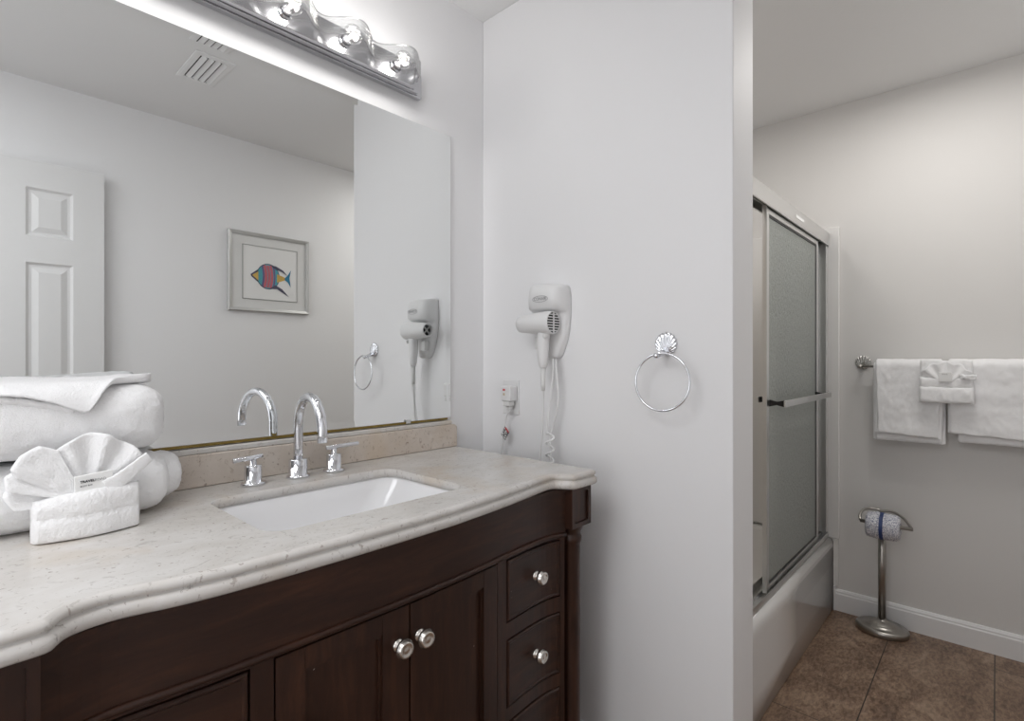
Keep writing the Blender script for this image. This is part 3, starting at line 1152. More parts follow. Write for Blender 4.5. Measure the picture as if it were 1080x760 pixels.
# ---------------------------------------------------------------- shells, towel ring
def shell(normal_x, yc_, zc_, r, x0, depth=0.006):
    """a scallop shell rosette lying on a wall facing -X at x0; the hinge is at the bottom"""
    mb = MB()
    na, nr = 144, 26
    rings = []
    for j in range(nr + 1):
        t = j / nr
        ring = []
        for k in range(na):
            a = 2 * PI * k / na
            ca, sa = math.cos(a), math.sin(a)
            rr = r * t * (1 + 0.03 * math.cos(16 * a) * t)
            py, pz = rr * ca, rr * sa
            # ribs fan out from the hinge at the bottom
            hy, hz = py, pz + r * 0.92
            ang = math.atan2(hy, hz)
            rib = 0.0009 * math.cos(ang * 30) * min(1, math.hypot(hy, hz) / (0.5 * r))
            dome = depth * (1 - t ** 3) ** 0.7
            ring.append((x0 - 0.0035 - dome - (rib if t < 0.99 else 0), yc_ + py, zc_ + pz))
        rings.append(ring)
    rings.append([(x0 - 0.0005, p[1], p[2]) for p in rings[-1]])
    mb.rings(rings, True, True)
    return mb


tr = thing('towel_ring', 'empty chrome towel ring hanging from a scallop shell rosette on the partition wall', 'towel ring', (XW, 0.665, 1.16))
SYc, SZc = 0.662, 1.2545
mesh('shell_rosette', shell(-1, SYc, SZc, 0.0315, XW), CHROME, tr)
mb = MB().tube([(XW - 0.008, 0.660, 1.236), (XW - 0.030, 0.660, 1.228), (XW - 0.052, 0.6655, 1.222)], [0.010, 0.0075, 0.006], 14)
mb.lathe([(0, -0.007), (0.0065, -0.006), (0.0075, 0), (0.0065, 0.006), (0, 0.007)], (0, 1, 0), (XW - 0.052, 0.665, 1.222), 16)
mesh('arm', mb, CHROME, tr)
RC = (XW - 0.052, 0.6495, 1.1525)
RR = 0.0755
ringp = [(RC[0] + 0.004 * math.cos(a + 0.5), RC[1] + RR * math.sin(a), RC[2] + RR * math.cos(a)) for a in [2 * PI * k / 96 for k in range(96)]]
mesh('ring', MB().tube(ringp, 0.0031, 12, loop=True), CHROME, tr)

# ---------------------------------------------------------------- towels on the counter


def fuzz(p, amp, sc):
    v = Vector(p)
    return noise.noise(v * sc) * amp + noise.noise(v * sc * 3.1 + Vector((7, 3, 1))) * amp * 0.5


def puffy(x0, x1, yc_, zc_, ry, rz, e=2.6, endr=0.05, nx=110, na=130, amp=0.004, sag=0.0, left_flat=True, groove=None):
    mb = MB()
    rings = []
    for i in range(nx + 1):
        t = i / nx
        x = x0 + (x1 - x0) * (1 - (1 - t) ** 1.5)
        d = (x1 - x)
        s = 1.0
        if d < endr:
            q = min(1.0, 1 - d / endr)
            s = max(0.02, max(0.0, 1 - q ** 2.6) ** (1 / 2.6))
        if left_flat is False:
            d2 = x - x0
            if d2 < endr:
                q = 1 - d2 / endr
                s = min(s, max(0.02, (1 - q ** 2.6) ** (1 / 2.6)))
        ring = []
        for k in range(na):
            a = 2 * PI * k / na
            ca, sa = math.cos(a), math.sin(a)
            y = ry * math.copysign(abs(ca) ** (2 / e), ca)
            z = rz * math.copysign(abs(sa) ** (2 / e), sa)
            p = Vector((x, yc_ + y * s, zc_ + z * s))
            nrm = Vector((0.0, ca / ry, sa / rz)).normalized()
            f = fuzz(p, amp, 14) + fuzz(p, 0.0010, 160) + fuzz(p, 0.0009, 420)
            if groove:
                f += groove(x, a)
            pz = p + nrm * f
            pz.x += fuzz((p.y, p.z, x), 0.003, 40) * (1 if d < endr else 0)
            if pz.z < CT + 0.0006:
                pz.z = CT + 0.0006 + 0.0002 * random.random()
            ring.append(tuple(pz))
        rings.append(ring)
    mb.rings(rings)
    return mb


GR = 'white towels stacked on the vanity'
# lower roll: thick body plus the tighter inner coil that shows at its right end
low = thing('rolled_towel', 'lower white rolled bath towel lying on the marble counter under the top roll', 'towel', (0.1, 1.27, CT), GR)
lb = puffy(-0.26, 0.316, 1.268, CT + 0.0570, 0.084, 0.0575, e=2.5, endr=0.05, amp=0.0035)
mesh('towel_roll', lb, TOWEL, low)
lc = puffy(0.15, 0.350, 1.293, CT + 0.058, 0.058, 0.046, e=2.2, endr=0.045, nx=60, na=100, amp=0.005)
mesh('inner_coil', lc, TOWEL, low)
up = thing('rolled_towel', 'upper white folded towel roll with a pointed flap, topmost of the stack by the mirror', 'towel', (0.1, 1.25, 1.045), GR)
zmid = 1.1005
ub = puffy(-0.26, 0.309, 1.270, zmid + 0.001, 0.092, 0.0635, e=2.9, endr=0.06, amp=0.0035)
mesh('towel_roll', ub, TOWEL, up)


def flap():
    """pointed corner of the towel folded over the top of the roll"""
    mb = MB()
    # outline in (x, s): s = arc position over the roll from the back top (0) to the front (positive downwards)
    nx, ns = 90, 50
    def surf(x, s, lift):
        # s in metres from the back edge of the top; top is flat for 0.12 m, then it bends down the front
        yb, yf = 1.366, 1.212
        r = 0.034
        L = yb - yf
        ztop = zmid + 0.0645
        if s < L:
            y, z = yb - s, ztop
            z += 0.006 * (1 - s / L)
            nr = (0, 1)
        else:
            a = min((s - L) / r, PI / 2)
            y = yf - r * math.sin(a)
            z = ztop - r * (1 - math.cos(a))
            if s - L > r * PI / 2:
                z -= (s - L - r * PI / 2)
            nr = (-math.sin(a), math.cos(a))
        return (x, y + nr[0] * lift, z + nr[1] * lift)
    edge = lerp_table([(-0.26, 0.168), (-0.02, 0.170), (0.05, 0.172), (0.100, 0.179), (0.140, 0.191), (0.174, 0.208), (0.177, 0.207), (0.198, 0.176), (0.218, 0.152), (0.250, 0.132), (0.280, 0.118), (0.290, 0.098), (0.296, 0.050)])
    rings = []
    for i in range(nx + 1):
        x = -0.26 + (0.296 + 0.26) * i / nx
        S = edge(x) + 0.014
        ring = []
        for k in range(ns + 1):
            t = k / ns
            s = S * t
            lift = 0.0075 + 0.003 * math.exp(-((1 - t) * S / 0.014) ** 2) + 0.008 * max(0.0, min(1.0, (x - 0.12) / 0.12)) * math.exp(-((s - 0.11) / 0.06) ** 2)
            lift *= 1 - 0.0 * t
            p = surf(x, s, lift)
            f = fuzz(p, 0.002, 30) + fuzz(p, 0.0010, 200) + fuzz(p, 0.0009, 420)
            ring.append((p[0], p[1], p[2] + f))
        # hem underside
        for k in range(ns, -1, -1):
            t = k / ns
            p = surf(x, S * t * 0.99, -0.004 + 0.008 * t ** 6)
            ring.append((p[0], p[1], p[2]))
        rings.append(ring)
    mb.rings(rings)
    return mb


mesh('folded_corner', flap(), TOWEL, up)
# a second hem line under the flap
hem = smooth_path([(-0.26, 1.190, zmid + 0.049), (0.0, 1.189, zmid + 0.048), (0.07, 1.187, zmid + 0.045), (0.12, 1.184, zmid + 0.036), (0.160, 1.181, zmid + 0.024)], 14)
mesh('hem_edge', MB().tube([(p.x, p.y + fuzz(p, .002, 60), p.z + fuzz(p, .002, 70)) for p in hem], 0.0065, 14), TOWEL, up)

# fanned washcloth
wc = thing('fanned_washcloth', 'white washcloth folded into a scallop fan pocket, in front of the rolled towels', 'washcloth', (0.17, 1.15, CT), GR)


def pocket():
    mb = MB()
    nx = 90
    rings = []
    for i in range(nx + 1):
        t = i / nx
        x = 0.100 + 0.146 * t
        bow = -0.016 * math.sin(PI * t)
        y0 = 1.145 + bow + 0.004 * t
        e = min(t, 1 - t) / 0.05
        th = 0.020 * (1 if e > 1 else math.sqrt(max(0.02, 1 - (1 - e) ** 2)))
        zt = 0.984 + 0.004 * math.sin(PI * t) + 0.010 * t
        ring = []
        prof = [(0.0, CT + 0.0008), (-0.9, CT + 0.002), (-1.12, CT + 0.012), (-1.12, CT + 0.028), (-0.98, CT + 0.036), (-0.93, CT + 0.040), (-0.98, CT + 0.044), (-1.0, CT + 0.056), (-0.86, zt - 0.008), (-0.55, zt - 0.001), (-0.2, zt),
                (0.1, zt - 0.006), (0.5, zt - 0.012), (0.9, CT + 0.045), (1.0, CT + 0.020), (0.8, CT + 0.0008)]
        pp = smooth_path([(0, a, z) for a, z in prof], 4, loop=True)
        for p in pp:
            q = Vector((x, y0 + p.y * th, max(p.z, CT + 0.0006)))
            f = fuzz(q, 0.0016, 40) + fuzz(q, 0.0009, 260)
            q.y -= f if p.y < 0 else 0
            q.x += fuzz(q, 0.001, 200)
            q.z = max(q.z + f * 0.5, CT + 0.0006)
            ring.append(tuple(q))
        rings.append(ring)
    mb.rings(rings)
    return mb


mesh('pocket_fold', pocket(), TOWEL, wc)


def fan(a0, a1, rad, pleats, depth, cx=0.172, cy=1.147, cz=0.975, th=0.005, phase=0.0, yoff=0.0, nr=26, lean=0.07):
    """pleated fan; angles in degrees from +X, counter-clockwise seen by the camera's side"""
    mb = MB()
    na = 120
    rings = []
    for i in range(na + 1):
        t = i / na
        a = math.radians(a0 + (a1 - a0) * t)
        R_ = rad(t)
        ring_f, ring_b = [], []
        for k in range(nr + 1):
            r = 0.012 + (R_ - 0.012) * k / nr
            zig = depth * (r / 0.1) * math.cos(2 * PI * pleats * t + phase)
            y = cy + yoff + zig + lean * r
            p = Vector((cx + r * math.cos(a), y, cz + r * math.sin(a)))
            f = fuzz(p, 0.0012, 60) + fuzz(p, 0.0008, 300)
            ee = 1.0 if k < nr else 0.3
            ring_f.append((p.x, p.y - th / 2 * ee + f, max(p.z, CT + 0.002)))
            ring_b.append((p.x, p.y + th / 2 * ee + f, max(p.z, CT + 0.002)))
        rings.append(ring_f + ring_b[::-1])
    mb.rings(rings)
    return mb


rad1 = lerp_table([(0, 0.090), (0.12, 0.103), (0.25, 0.106), (0.40, 0.104), (0.5, 0.110), (0.65, 0.111), (0.8, 0.104), (1.0, 0.092)])
mesh('fan_pleats', fan(28, 118, rad1, 3.0, 0.006), TOWEL, wc)
mesh('side_pleat', fan(112, 147, lerp_table([(0, 0.100), (0.25, 0.120), (0.6, 0.124), (0.9, 0.120), (1, 0.108)]), 0.5, 0.007, th=0.009, yoff=-0.010, cz=0.968), TOWEL, wc)
mesh('side_pleat', fan(141, 160, lerp_table([(0, 0.108), (0.5, 0.118), (1, 0.108)]), 0.5, 0.006, th=0.010, yoff=-0.013, cz=0.970), TOWEL, wc)
mesh('side_pleat', fan(154, 178, lerp_table([(0, 0.104), (0.5, 0.108), (1, 0.092)]), 0.5, 0.006, th=0.011, yoff=-0.006, cz=0.970), TOWEL, wc)
# right hand folded edge
rf = smooth_path([(0.196, 1.128, 0.992), (0.215, 1.130, 1.002), (0.238, 1.137, 1.018), (0.262, 1.147, 1.034)], 10)
mb = MB()
rings = []
for i, p in enumerate(rf):
    t = i / (len(rf) - 1)
    wv = 0.016 * (1 - 0.35 * t)
    prof = [(-0.5, -1), (-0.8, -0.5), (-0.8, 0.5), (-0.5, 1), (0.6, 0.9), (0.8, 0), (0.6, -0.9)]
    ring = []
    for a, b in [(q.y, q.z) for q in smooth_path([(0, a, b) for a, b in prof], 4, loop=True)]:
        q = Vector((p.x - b * wv * 0.42, p.y + a * 0.006, p.z + b * wv * 0.75))
        f = fuzz(q, 0.001, 250)
        ring.append((q.x, q.y + f, q.z + f))
    rings.append(ring)
mb.rings(rings)
mesh('turned_edge', mb, TOWEL, wc)

card = thing('soap_packet', 'small white printed soap packet tucked in the washcloth fan on the counter', 'soap packet', (0.178, 1.126, 0.972))
cr = [(0.153, 0.972), (0.202, 0.976), (0.2050, 1.0215), (0.1525, 1.0165)]
CYF = 1.1235
mb = MB().rings([[(x, y + (z - 0.98) * 0.15, z) for x, z in cr] for y in (CYF, CYF + 0.005)], smooth=False)
mesh('packet', mb, PAPER, card, bevel=0.001)
text('printed_name', 'TRAVEL', 0.0056, (0.1695, CYF + 0.0022, 1.0075), (PI / 2 + 0.15, -0.06, 0), INKB, card, bold=0.0002)
text('printed_name', 'ROAD', 0.0056, (0.1870, CYF + 0.0023, 1.0085), (PI / 2 + 0.15, -0.06, 0), INK, card)
text('printed_line', 'BODY BAR', 0.0034, (0.1680, CYF + 0.0012, 1.0005), (PI / 2 + 0.15, -0.06, 0), INKB, card)

# ---------------------------------------------------------------- framed fish picture on the opposite wall
pic = thing('framed_picture', 'silver framed print of a colourful striped fish, reflected in the mirror', 'picture', (1.303, YO, 1.483))
px0, px1, pz0, pz1 = 1.073, 1.534, 1.484, 1.930


def frame_mb(x0, x1, z0, z1, w_, y0, y1):
    def rc(i, yy):
        return [(x0 + i, yy, z0 + i), (x1 - i, yy, z0 + i), (x1 - i, yy, z1 - i), (x0 + i, yy, z1 - i)]
    return MB().rings([rc(0, y0), rc(0, y1 - 0.004), rc(0.004, y1), rc(w_ * 0.5, y1 - 0.002), rc(w_, y1 - 0.006), rc(w_, y0 + 0.004)], True, False, smooth=False)


mesh('frame', frame_mb(px0, px1, pz0, pz1, 0.019, YO + 0.001, YO + 0.022), FRAMEM, pic)
mesh('mat_board', MB().box(px0 + 0.017, px1 - 0.017, YO + 0.0055, YO + 0.0085, pz0 + 0.017, pz1 - 0.017), MAT_, pic)
ix0, ix1, iz0, iz1 = px0 + 0.078, px1 - 0.072, pz0 + 0.070, pz1 - 0.072
mesh('mat_bevel', frame_mb(ix0 - 0.002, ix1 + 0.002, iz0 - 0.002, iz1 + 0.002, 0.002, YO + 0.0086, YO + 0.0125), plain('mat_edge', (0.45, 0.45, 0.44), 0.7), pic)
mesh('print_sheet', MB().box(ix0, ix1, YO + 0.0086, YO + 0.0100, iz0, iz1), PAPER, pic)


def fish():
    """simple striped angelfish; x mirrored so that it faces left in the mirror"""
    Yp = YO + 0.0101
    def poly(pts, mat, name, dy=0.0):
        mb = MB().rings([[(x, y, z) for x, z in pts] for y in (Yp + dy, Yp + dy + 0.0005)], smooth=False)
        return mesh(name, mb, mat, pic)
    cols = dict(out=(0.10, 0.10, 0.16), pink=(0.62, 0.16, 0.20), purple=(0.20, 0.12, 0.30), teal=(0.10, 0.42, 0.50), yel=(0.72, 0.48, 0.12), blue=(0.04, 0.25, 0.42), cream=(0.70, 0.62, 0.42))
    M_ = {k: plain('ink_' + k, v, 0.7, bscale=200, bstr=0.02, vary=0.35) for k, v in cols.items()}
    cx, cz = 1.292, 1.690
    # coordinates: u to the right in the mirror view = +x
    def E(a, b, n=40, dx=0, dz=0):
        return [(cx + dx + a * math.cos(2 * PI * k / n), cz + dz + b * math.sin(2 * PI * k / n)) for k in range(n)]
    poly(E(0.066, 0.074), M_['out'], 'fish_outline')
    poly(E(0.062, 0.070), M_['teal'], 'fish_body', 0.0006)
    import itertools
    # curved stripes
    for j, (o, wd, mt) in enumerate(((-0.050, 0.012, 'cream'), (-0.036, 0.010, 'purple'), (-0.022, 0.017, 'pink'), (-0.004, 0.015, 'pink'), (0.013, 0.015, 'pink'), (0.028, 0.009, 'purple'))):
        pts1, pts2 = [], []
        for k in range(15):
            z = -1 + 2 * k / 14
            lim = 0.061 * math.sqrt(max(0, 1 - (z * 0.92) ** 2))
            bow = 0.010 * (1 - z * z)
            a = max(-lim, min(lim, o + bow - wd / 2))
            b = max(-lim, min(lim, o + bow + wd / 2 - 0.0015))
            pts1.append((cx + a, cz + z * 0.92 * 0.070))
            pts2.append((cx + b, cz + z * 0.92 * 0.070))
        poly(pts1 + pts2[::-1], M_[mt], 'fish_stripe', 0.0012)
    poly([(cx - 0.052, cz + 0.040), (cx - 0.098, cz + 0.004), (cx - 0.094, cz - 0.008), (cx - 0.052, cz - 0.042)], M_['out'], 'fish_snout', 0.0)
    poly([(cx - 0.056, cz + 0.024), (cx - 0.090, cz + 0.000), (cx - 0.056, cz - 0.028)], M_['yel'], 'fish_snout', 0.0007)
    poly([(cx + 0.050, cz + 0.020), (cx + 0.105, cz + 0.002), (cx + 0.105, cz - 0.008), (cx + 0.050, cz - 0.030)], M_['yel'], 'fish_tail_base', 0.0008)
    poly([(cx + 0.095, cz + 0.000), (cx + 0.112, cz + 0.018), (cx + 0.133, cz + 0.052), (cx + 0.124, cz + 0.005), (cx + 0.131, cz - 0.050), (cx + 0.114, cz - 0.022), (cx + 0.097, cz - 0.010)], M_['blue'], 'fish_tail', 0.0010)
    poly([(cx + 0.005, cz + 0.070), (cx + 0.045, cz + 0.064), (cx + 0.085, cz + 0.045), (cx + 0.112, cz + 0.015), (cx + 0.080, cz + 0.036), (cx + 0.045, cz + 0.045)], M_['out'], 'fish_fin', 0.0020)
    poly([(cx + 0.005, cz - 0.070), (cx + 0.050, cz - 0.068), (cx + 0.120, cz - 0.108), (cx + 0.080, cz - 0.066), (cx + 0.040, cz - 0.045)], M_['out'], 'fish_fin', 0.0020)


fish()

# ---------------------------------------------------------------- ceiling vent
ve = thing('ceiling_vent', 'white louvred air register in the ceiling, seen in the mirror', 'vent', (0.765, 0.28, H - 0.01))
vx0, vx1, vy0, vy1 = 0.690, 0.840, 0.145, 0.412


def vframe():
    def rc(i, z):
        return [(vx0 + i, vy0 + i, z), (vx1 - i, vy0 + i, z), (vx1 - i, vy1 - i, z), (vx0 + i, vy1 - i, z)]
    return MB().rings([rc(0, H - 0.0005), rc(0.001, H - 0.004), rc(0.010, H - 0.006), rc(0.024, H - 0.006), rc(0.024, H - 0.0015)], False, False, smooth=False)


mesh('register_frame', vframe(), TRIM, ve)
mesh('dark_throat', MB().box(vx0 + 0.023, vx1 - 0.023, vy0 + 0.023, vy1 - 0.023, H - 0.0014, H - 0.0006), DARK, ve)
for k in range(4):
    x = vx0 + 0.031 + k * 0.0255
    mb = MB().rings([[(x, y, H - 0.0018), (x + 0.0015, y, H - 0.0018), (x + 0.0185, y, H - 0.0085), (x + 0.0170, y, H - 0.0095)] for y in (vy0 + 0.024, vy1 - 0.024)], smooth=False)
    mesh('louvre', mb, TRIM, ve)

# ---------------------------------------------------------------- bathtub, surround, sliding door
tub = thing('bathtub', 'white acrylic alcove bathtub with a plain skirted front under the sliding doors', 'bathtub', (2.2, 0.97, 0))
tx0, tx1, ty0, ty1 = XB + 0.0145, XF - 0.0145, 0.583, YM - 0.0145
zr = 0.345
mb = MB()
pts = []
prof = [(0.0, 0.004), (0.0, 0.10), (0.002, 0.22), (0.0, 0.29), (-0.001, 0.310), (0.002, 0.325), (0.010, 0.338), (0.022, zr - 0.001), (0.030, zr)]
rr0 = [[(x, ty0 + a, z) for a, z in prof] + [(x, ty0 + 0.05, zr), (x, ty0 + 0.05, 0.004)] for x in [XB + 0.001, XF - 0.001]]
n = len(rr0[0])
mb.rings(rr0, True, True, smooth=True)
ap_ = mesh('skirt', mb, ACRYL, tub, bevel=0.0)


def tub_in():
    mb = MB()
    def rr(i, z, r):
        return [(x, y, z) for x, y in rrect(tx0 + i, tx1 - i, ty0 + 0.051 + i * 0.6, ty1 - i * 0.6, r, 8)]
    rs = [rr(0.0, zr - 0.30, 0.01), rr(0.0, zr, 0.01), rr(0.055, zr, 0.10), rr(0.065, zr - 0.012, 0.11), rr(0.09, zr - 0.12, 0.13), rr(0.12, zr - 0.24, 0.14), rr(0.17, zr - 0.275, 0.14), rr(0.28, zr - 0.285, 0.10)]
    mb.rings(rs, False, True)
    return mb


mesh('basin', tub_in(), ACRYL, tub)

struct('wall_surround_far', MB().box(XF - 0.013, XF - 0.0005, 0.558, YM - 0.014, zr + 0.001, 1.852), ACRYL, bevel=0.003)
struct('wall_surround_near', MB().box(XB + 0.0005, XB + 0.013, 0.640, YM - 0.014, zr + 0.001, 1.852), SURR, bevel=0.003)
struct('wall_surround_back', MB().box(XB + 0.0135, XF - 0.0135, YM - 0.0135, YM - 0.0005, zr + 0.001, 1.852), SURR, bevel=0.003)
struct('trim_2', MB().box(XF - 0.013, XF - 0.0025, 0.5625, 0.5822, 0.1205, zr), ACRYL)

sd = thing('sliding_shower_door', 'sliding bypass tub door with satin aluminium frame and textured glass', 'shower door', (2.2, 0.63, zr))
sx0, sx1 = XB + 0.014, XF - 0.0135
mb = MB().box(sx0, sx1, 0.600, 0.606, 1.764, 1.826)
mb.box(sx0, sx1, 0.606, 0.668, 1.814, 1.826)
mb.box(sx0, sx1, 0.662, 0.668, 1.775, 1.8139)
mb.box(sx0, sx1, 0.630, 0.633, 1.780, 1.8139)
mesh('header_rail', mb, SATIN, sd, bevel=0.0008, seg=1)
st = MB().box(2.355, 2.475, 0.5990, 0.5998, 1.788, 1.801)
mesh('header_sticker', st, PAPER, sd, label='small white sticker')
mb = MB().box(sx0, sx1, 0.603, 0.668, zr + 0.0005, zr + 0.007)
mb.box(sx0, sx1, 0.603, 0.606, zr + 0.0071, zr + 0.026)
mb.box(sx0, sx1, 0.632, 0.635, zr + 0.0071, zr + 0.022)
mb.box(sx0, sx1, 0.664, 0.667, zr + 0.0071, zr + 0.030)
mesh('bottom_track', mb, SATIN, sd, bevel=0.0008, seg=1)
for x0, x1 in ((sx0, sx0 + 0.022), (sx1 - 0.026, sx1)):
    mb = MB().box(x0, x1, 0.607, 0.661, zr + 0.031, 1.774)
    mesh('wall_jamb', mb, SATIN, sd, bevel=0.0015)
mb = MB().lathe([(0, 0), (0.004, 0), (0.004, 0.006), (0, 0.006)], (0, -1, 0), (sx1 - 0.012, 0.6069, 1.62), 10)


def bypass(x0, x1, y0, y1, bar_y, bx0, bx1, label):
    z0, z1 = zr + 0.018, 1.773
    p = mesh('sliding_panel_frame', MB().box(x0, x0 + 0.026, y0, y1, z0, z1).box(x1 - 0.026, x1, y0, y1, z0, z1)
             .box(x0 + 0.0261, x1 - 0.0261, y0, y1, z0, z0 + 0.026).box(x0 + 0.0261, x1 - 0.0261, y0, y1, z1 - 0.030, z1), SATIN, sd, bevel=0.001, seg=1)
    ym = (y0 + y1) / 2
    gk = MB()
    g = 0.007
    for a, b, c, d in ((x0 + 0.0262, x0 + 0.0262 + g, z0 + 0.0262, z1 - 0.0302), (x1 - 0.0262 - g, x1 - 0.0262, z0 + 0.0262, z1 - 0.0302),
                       (x0 + 0.0262 + g, x1 - 0.0262 - g, z0 + 0.0262, z0 + 0.0262 + g), (x0 + 0.0262 + g, x1 - 0.0262 - g, z1 - 0.0302 - g, z1 - 0.0302)):
        gk.box(a, b, ym - 0.005, ym + 0.005, c, d)
    mesh('black_gasket', gk, BLACK, p)
    mesh('textured_glass', MB().box(x0 + 0.034, x1 - 0.034, ym - 0.0025, ym + 0.0025, z0 + 0.034, z1 - 0.038), FROST, p, label='rain textured obscure glass')
    zb_ = 1.052
    s = 1 if bar_y > ym else -1
    yy0, yy1 = sorted((bar_y - 0.004, bar_y + 0.004))
    mesh('towel_bar', MB().box(bx0, bx1, yy0, yy1, zb_ - 0.012, zb_ + 0.012), SATIN, p, bevel=0.002)
    for bx in (bx0 + 0.010, bx1 - 0.030):
        a, b = (y1 + 0.0003, bar_y - 0.0045) if s > 0 else (bar_y + 0.0045, y0 - 0.0003)
        mesh('black_bracket', MB().rings([[(bx, y, zb_ - h), (bx + 0.016, y, zb_ - h), (bx + 0.016, y, zb_ + h), (bx, y, zb_ + h)] for y, h in ((a, 0.012), ((a + b) / 2, 0.006), (b, 0.012))], smooth=False), BLACK, p)
    return p


bypass(2.030, 2.778, 0.612, 0.628, 0.556, 2.045, 2.745, '')
bypass(2.160, 2.906, 0.639, 0.655, 0.700, 2.205, 2.86, '')

# ---------------------------------------------------------------- towel rail on the far wall
rail = thing('towel_rail', 'nickel towel rail with scallop shell ends on the far wall', 'towel rail', (XF, 0.1, 1.17))
BRX, BRZ = XF - 0.062, 1.1795
for yy in (0.462, -0.30):
    s_ = mesh('shell_rosette', shell(-1, yy, 1.197, 0.032, XF), plain('aged_nickel', (0.50, 0.49, 0.47), 0.25, 1.0), rail)
    mb = MB().tube([(XF - 0.008, yy, 1.188), (XF - 0.040, yy + 0.003, 1.182), (XF - 0.062, yy + 0.003, BRZ)], [0.010, 0.007, 0.008], 12)
    mb.lathe([(0, -0.010), (0.007, -0.009), (0.0095, 0), (0.007, 0.009), (0, 0.010)], (0, 1, 0), (BRX, yy + 0.003, BRZ), 14)
    mesh('bracket', mb, NICKEL, s_)
mesh('rod', MB().tube([(BRX, -0.30, BRZ), (BRX, 0.462, BRZ)], 0.0055, 12), NICKEL, rail)


def hanging(y0, y1, zf, zb_, gap, th, seed, skew=0.0, top=None, slope=0.0):
    """a folded towel hung over the rod: front flap to zf, back flap to zb_; gap = clearance radius round the rod"""
    mb = MB()
    ny = 90
    rings = []
    for i in range(ny + 1):
        t = i / ny
        y = y0 + (y1 - y0) * t
        e = min(t, 1 - t) / 0.03
        zz = zf + slope * t
        zbb = zb_ + slope * t
        er = 1 if e > 1 else math.sqrt(max(0.05, 1 - (1 - e) ** 2))
        ri, ro = gap, gap + th * er
        mid = []
        outl, inl = [], []
        nseg = 30
        for k in range(nseg + 1):
            q = k / nseg
            outl.append((BRX - ro, zz + (BRZ - zz) * q))
            inl.append((BRX - ri, zz + 0.002 + (BRZ - zz - 0.002) * q))
        for k in range(1, 12):
            a = PI - PI * k / 12
            outl.append((BRX + ro * math.cos(a), BRZ + ro * math.sin(a)))
            inl.append((BRX + ri * math.cos(a), BRZ + ri * math.sin(a)))
        for k in range(nseg + 1):
            q = k / nseg
            outl.append((BRX + ro, BRZ + (zbb - BRZ) * q))
            inl.append((BRX + ri, BRZ + (zbb + 0.002 - BRZ) * q))
        ring = []
        for j, (x, z) in enumerate(outl):
            p = Vector((x, y, z))
            f = fuzz(p + Vector((seed, 0, 0)), 0.0035, 16) + fuzz(p, 0.0012, 90)
            dz_ = noise.noise(Vector((seed, y * 9, z * 22))) * 0.003
            sgn = -1 if j < len(outl) / 2 else 0.3
            yoff = skew * (BRZ - z) * (1 if j < len(outl) / 2 else 0.2) * (1 - 2 * t)
            ring.append((x + sgn * (f + dz_ + 0.002), y + yoff, z + fuzz((y, seed, 0), 0.002, 20)))
        for (x, z) in inl[::-1]:
            ring.append((x, y, z))
        rings.append(ring)
    mb.rings(rings)
    return mb


GT = 'white towels hanging on the far rail'
t1 = thing('bath_towel', 'left white folded bath towel hanging over the rail nearest the shell rosette', 'towel', (BRX, 0.29, 0.86), GT)
mesh('outer_fold', hanging(0.170, 0.402, 0.874, 0.93, 0.0235, 0.011, 3.1, 0.03, slope=0.012), TOWEL, t1)
mesh('inner_fold', hanging(0.158, 0.412, 0.852, 0.90, 0.0065, 0.013, 8.3, 0.03), TOWEL, t1)
t2 = thing('bath_towel', 'right white folded bath towel hanging on the rail at the picture edge', 'towel', (BRX, -0.05, 0.88), GT)
mesh('outer_fold', hanging(-0.275, 0.150, 0.884, 0.93, 0.0235, 0.011, 13.7, 0.015, slope=0.020), TOWEL, t2)
mesh('inner_fold', hanging(-0.265, 0.118, 0.868, 0.90, 0.0065, 0.013, 21.3, 0.0), TOWEL, t2)

# fan washcloth hung over both
hw = thing('hanging_washcloth', 'white washcloth folded into a small fan pouch over both hanging towels', 'washcloth', (BRX - 0.05, 0.15, 1.03), GT)
FX = BRX - 0.054


def block_cloth(y0, y1, z0, z1, xf, th, seed):
    mb = MB()
    rings = []
    for i in range(41):
        t = i / 40
        y = y0 + (y1 - y0) * t
        e = min(t, 1 - t) / 0.06
        er = 1 if e > 1 else math.sqrt(max(0.03, 1 - (1 - e) ** 2))
        ring = []
        for k in range(40):
            a = 2 * PI * k / 40
            c, s = math.cos(a), math.sin(a)
            x = xf - th / 2 * er * math.copysign(abs(c) ** 0.8, c)
            z = (z0 + z1) / 2 + (z1 - z0) / 2 * math.copysign(abs(s) ** 0.45, s)
            p = Vector((x, y, z))
            f = fuzz(p + Vector((seed, 0, 0)), 0.003, 35) + fuzz(p, 0.0012, 120)
            ring.append((x - f, y, z + f))
        rings.append(ring)
    mb.rings(rings)
    return mb


mesh('pouch_fold', block_cloth(0.066, 0.242, 1.030, 1.098, FX - 0.010, 0.030, 2.0), TOWEL, hw)
mesh('back_fold', block_cloth(0.070, 0.240, 1.085, 1.208, FX + 0.002, 0.018, 5.0), TOWEL, hw)


def fan_wall(yc_, zc_, x, a0, a1, R_, pleats, depth, th):
    mb = MB()
    rings = []
    for i in range(61):
        t = i / 60
        a = math.radians(a0 + (a1 - a0) * t)
        f_, b_ = [], []
        for k in range(17):
            r = 0.015 + (R_ * (1 + 0.04 * math.cos(2 * PI * pleats * t)) - 0.015) * k / 16
            zig = depth * (r / R_) * math.cos(2 * PI * pleats * t)
            p = Vector((x + zig, yc_ + r * math.cos(a), zc_ + r * math.sin(a)))
            f_.append((p.x - th / 2, p.y, min(p.z, 1.209)))
            b_.append((p.x + th / 2, p.y, min(p.z, 1.209)))
        rings.append(f_ + b_[::-1])
    mb.rings(rings)
    return mb


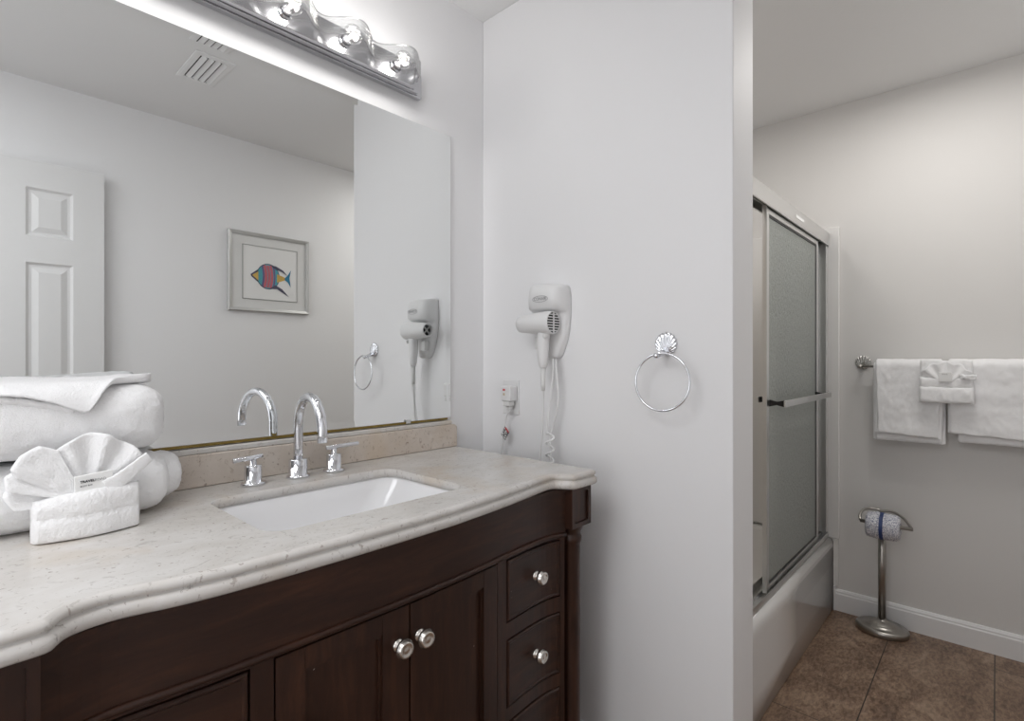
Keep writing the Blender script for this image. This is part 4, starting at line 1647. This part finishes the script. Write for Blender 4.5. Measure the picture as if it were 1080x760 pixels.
mesh('fan_pleats', fan_wall(0.155, 1.100, FX - 0.014, 33, 147, 0.100, 4, 0.005, 0.005), TOWEL, hw)
mesh('turned_edge', block_cloth(0.058, 0.108, 1.130, 1.150, FX - 0.024, 0.014, 9.0), TOWEL, hw)
mesh('upper_fold', block_cloth(0.068, 0.241, 1.092, 1.137, FX - 0.006, 0.026, 12.0), TOWEL, hw)
sp2 = thing('soap_packet', 'tiny white soap packet tucked in the hanging washcloth on the far rail', 'soap packet', (FX - 0.03, 0.155, 1.09))
mesh('packet', MB().box(FX - 0.0285, FX - 0.0235, 0.135, 0.178, 1.120, 1.158), PAPER, sp2, bevel=0.001)
text('printed_name', 'TRAVEL', 0.006, (FX - 0.0288, 0.157, 1.150), (PI / 2, 0, -PI / 2), INK, sp2)

# ---------------------------------------------------------------- toilet paper stand
ts = thing('paper_roll_stand', 'brushed nickel floor stand for toilet paper on an oval base by the far wall', 'stand', (2.855, 0.376, 0))
bx, by = 2.847, 0.376
prof = [(0.0, 0.001), (0.096, 0.001), (0.100, 0.005), (0.100, 0.019), (0.096, 0.026), (0.088, 0.029), (0.066, 0.031), (0.064, 0.035), (0.058, 0.0365), (0.052, 0.040), (0.046, 0.044), (0.030, 0.050), (0.018, 0.054), (0.016, 0.060), (0.0, 0.0605)]
mb = MB()
mb.rings([[(bx + max(r, 1e-4) * 0.84 * math.cos(t), by + max(r, 1e-4) * math.sin(t), z) for t in [2 * PI * j / 56 for j in range(56)]] for r, z in prof])
mesh('oval_base', mb, NICKEL, ts)
PX = bx - 0.0
mesh('post', MB().tube([(PX, by, 0.055), (PX, by, 0.50)], 0.0150, 20), NICKEL, ts)
arm = smooth_path([(PX, by, 0.49), (PX, by + 0.006, 0.536), (PX - 0.002, by + 0.040, 0.540), (PX - 0.025, by + 0.066, 0.534), (PX - 0.055, by + 0.074, 0.514), (PX - 0.070, by + 0.070, 0.498)], 8)
mesh('arm', MB().tube(arm, 0.0055, 12), NICKEL, ts)
arm2 = smooth_path([(PX, by + 0.006, 0.536), (PX - 0.002, by - 0.040, 0.540), (PX - 0.022, by - 0.078, 0.526), (PX - 0.056, by - 0.106, 0.503), (PX - 0.073, by - 0.112, 0.496)], 8)
mesh('arm', MB().tube(arm2, 0.0055, 12), NICKEL, ts)
mesh('roller', MB().tube([(PX - 0.073, by - 0.118, 0.496), (PX - 0.073, by + 0.070, 0.496)], 0.0075, 14), NICKEL, ts)
roll = thing('toilet_roll', 'toilet roll wrapped in speckled blue and white paper, on the nickel stand', 'toilet roll', (PX - 0.073, 0.37, 0.43))
RX, RZ = PX - 0.073, 0.488
mb = MB()
rings = []
for y, r in ((0.418, 0.010), (0.420, 0.028), (0.423, 0.041), (0.420, 0.049), (0.412, 0.053), (0.385, 0.0565), (0.35, 0.0555), (0.315, 0.054), (0.304, 0.048), (0.300, 0.028), (0.302, 0.010)):
    rings.append([(RX + (r + fuzz((a * 3, y * 20, 0), 0.003, 1)) * math.cos(a), y, RZ + (r + fuzz((a * 3, y * 20, 0), 0.003, 1)) * math.sin(a)) for a in [2 * PI * k / 44 for k in range(44)]])
mb.rings(rings, False, False, loop=True)
mesh('wrapped_roll', mb, WRAP, roll)
mb = MB().rings([[(RX + r * math.cos(a), y, RZ + r * math.sin(a)) for a in [2 * PI * k / 48 for k in range(48)]] for y, r in ((0.3715, 0.0585), (0.3575, 0.0585))], False, False)
mesh('ribbon_band', mb, BLUE, roll, label='navy blue band')
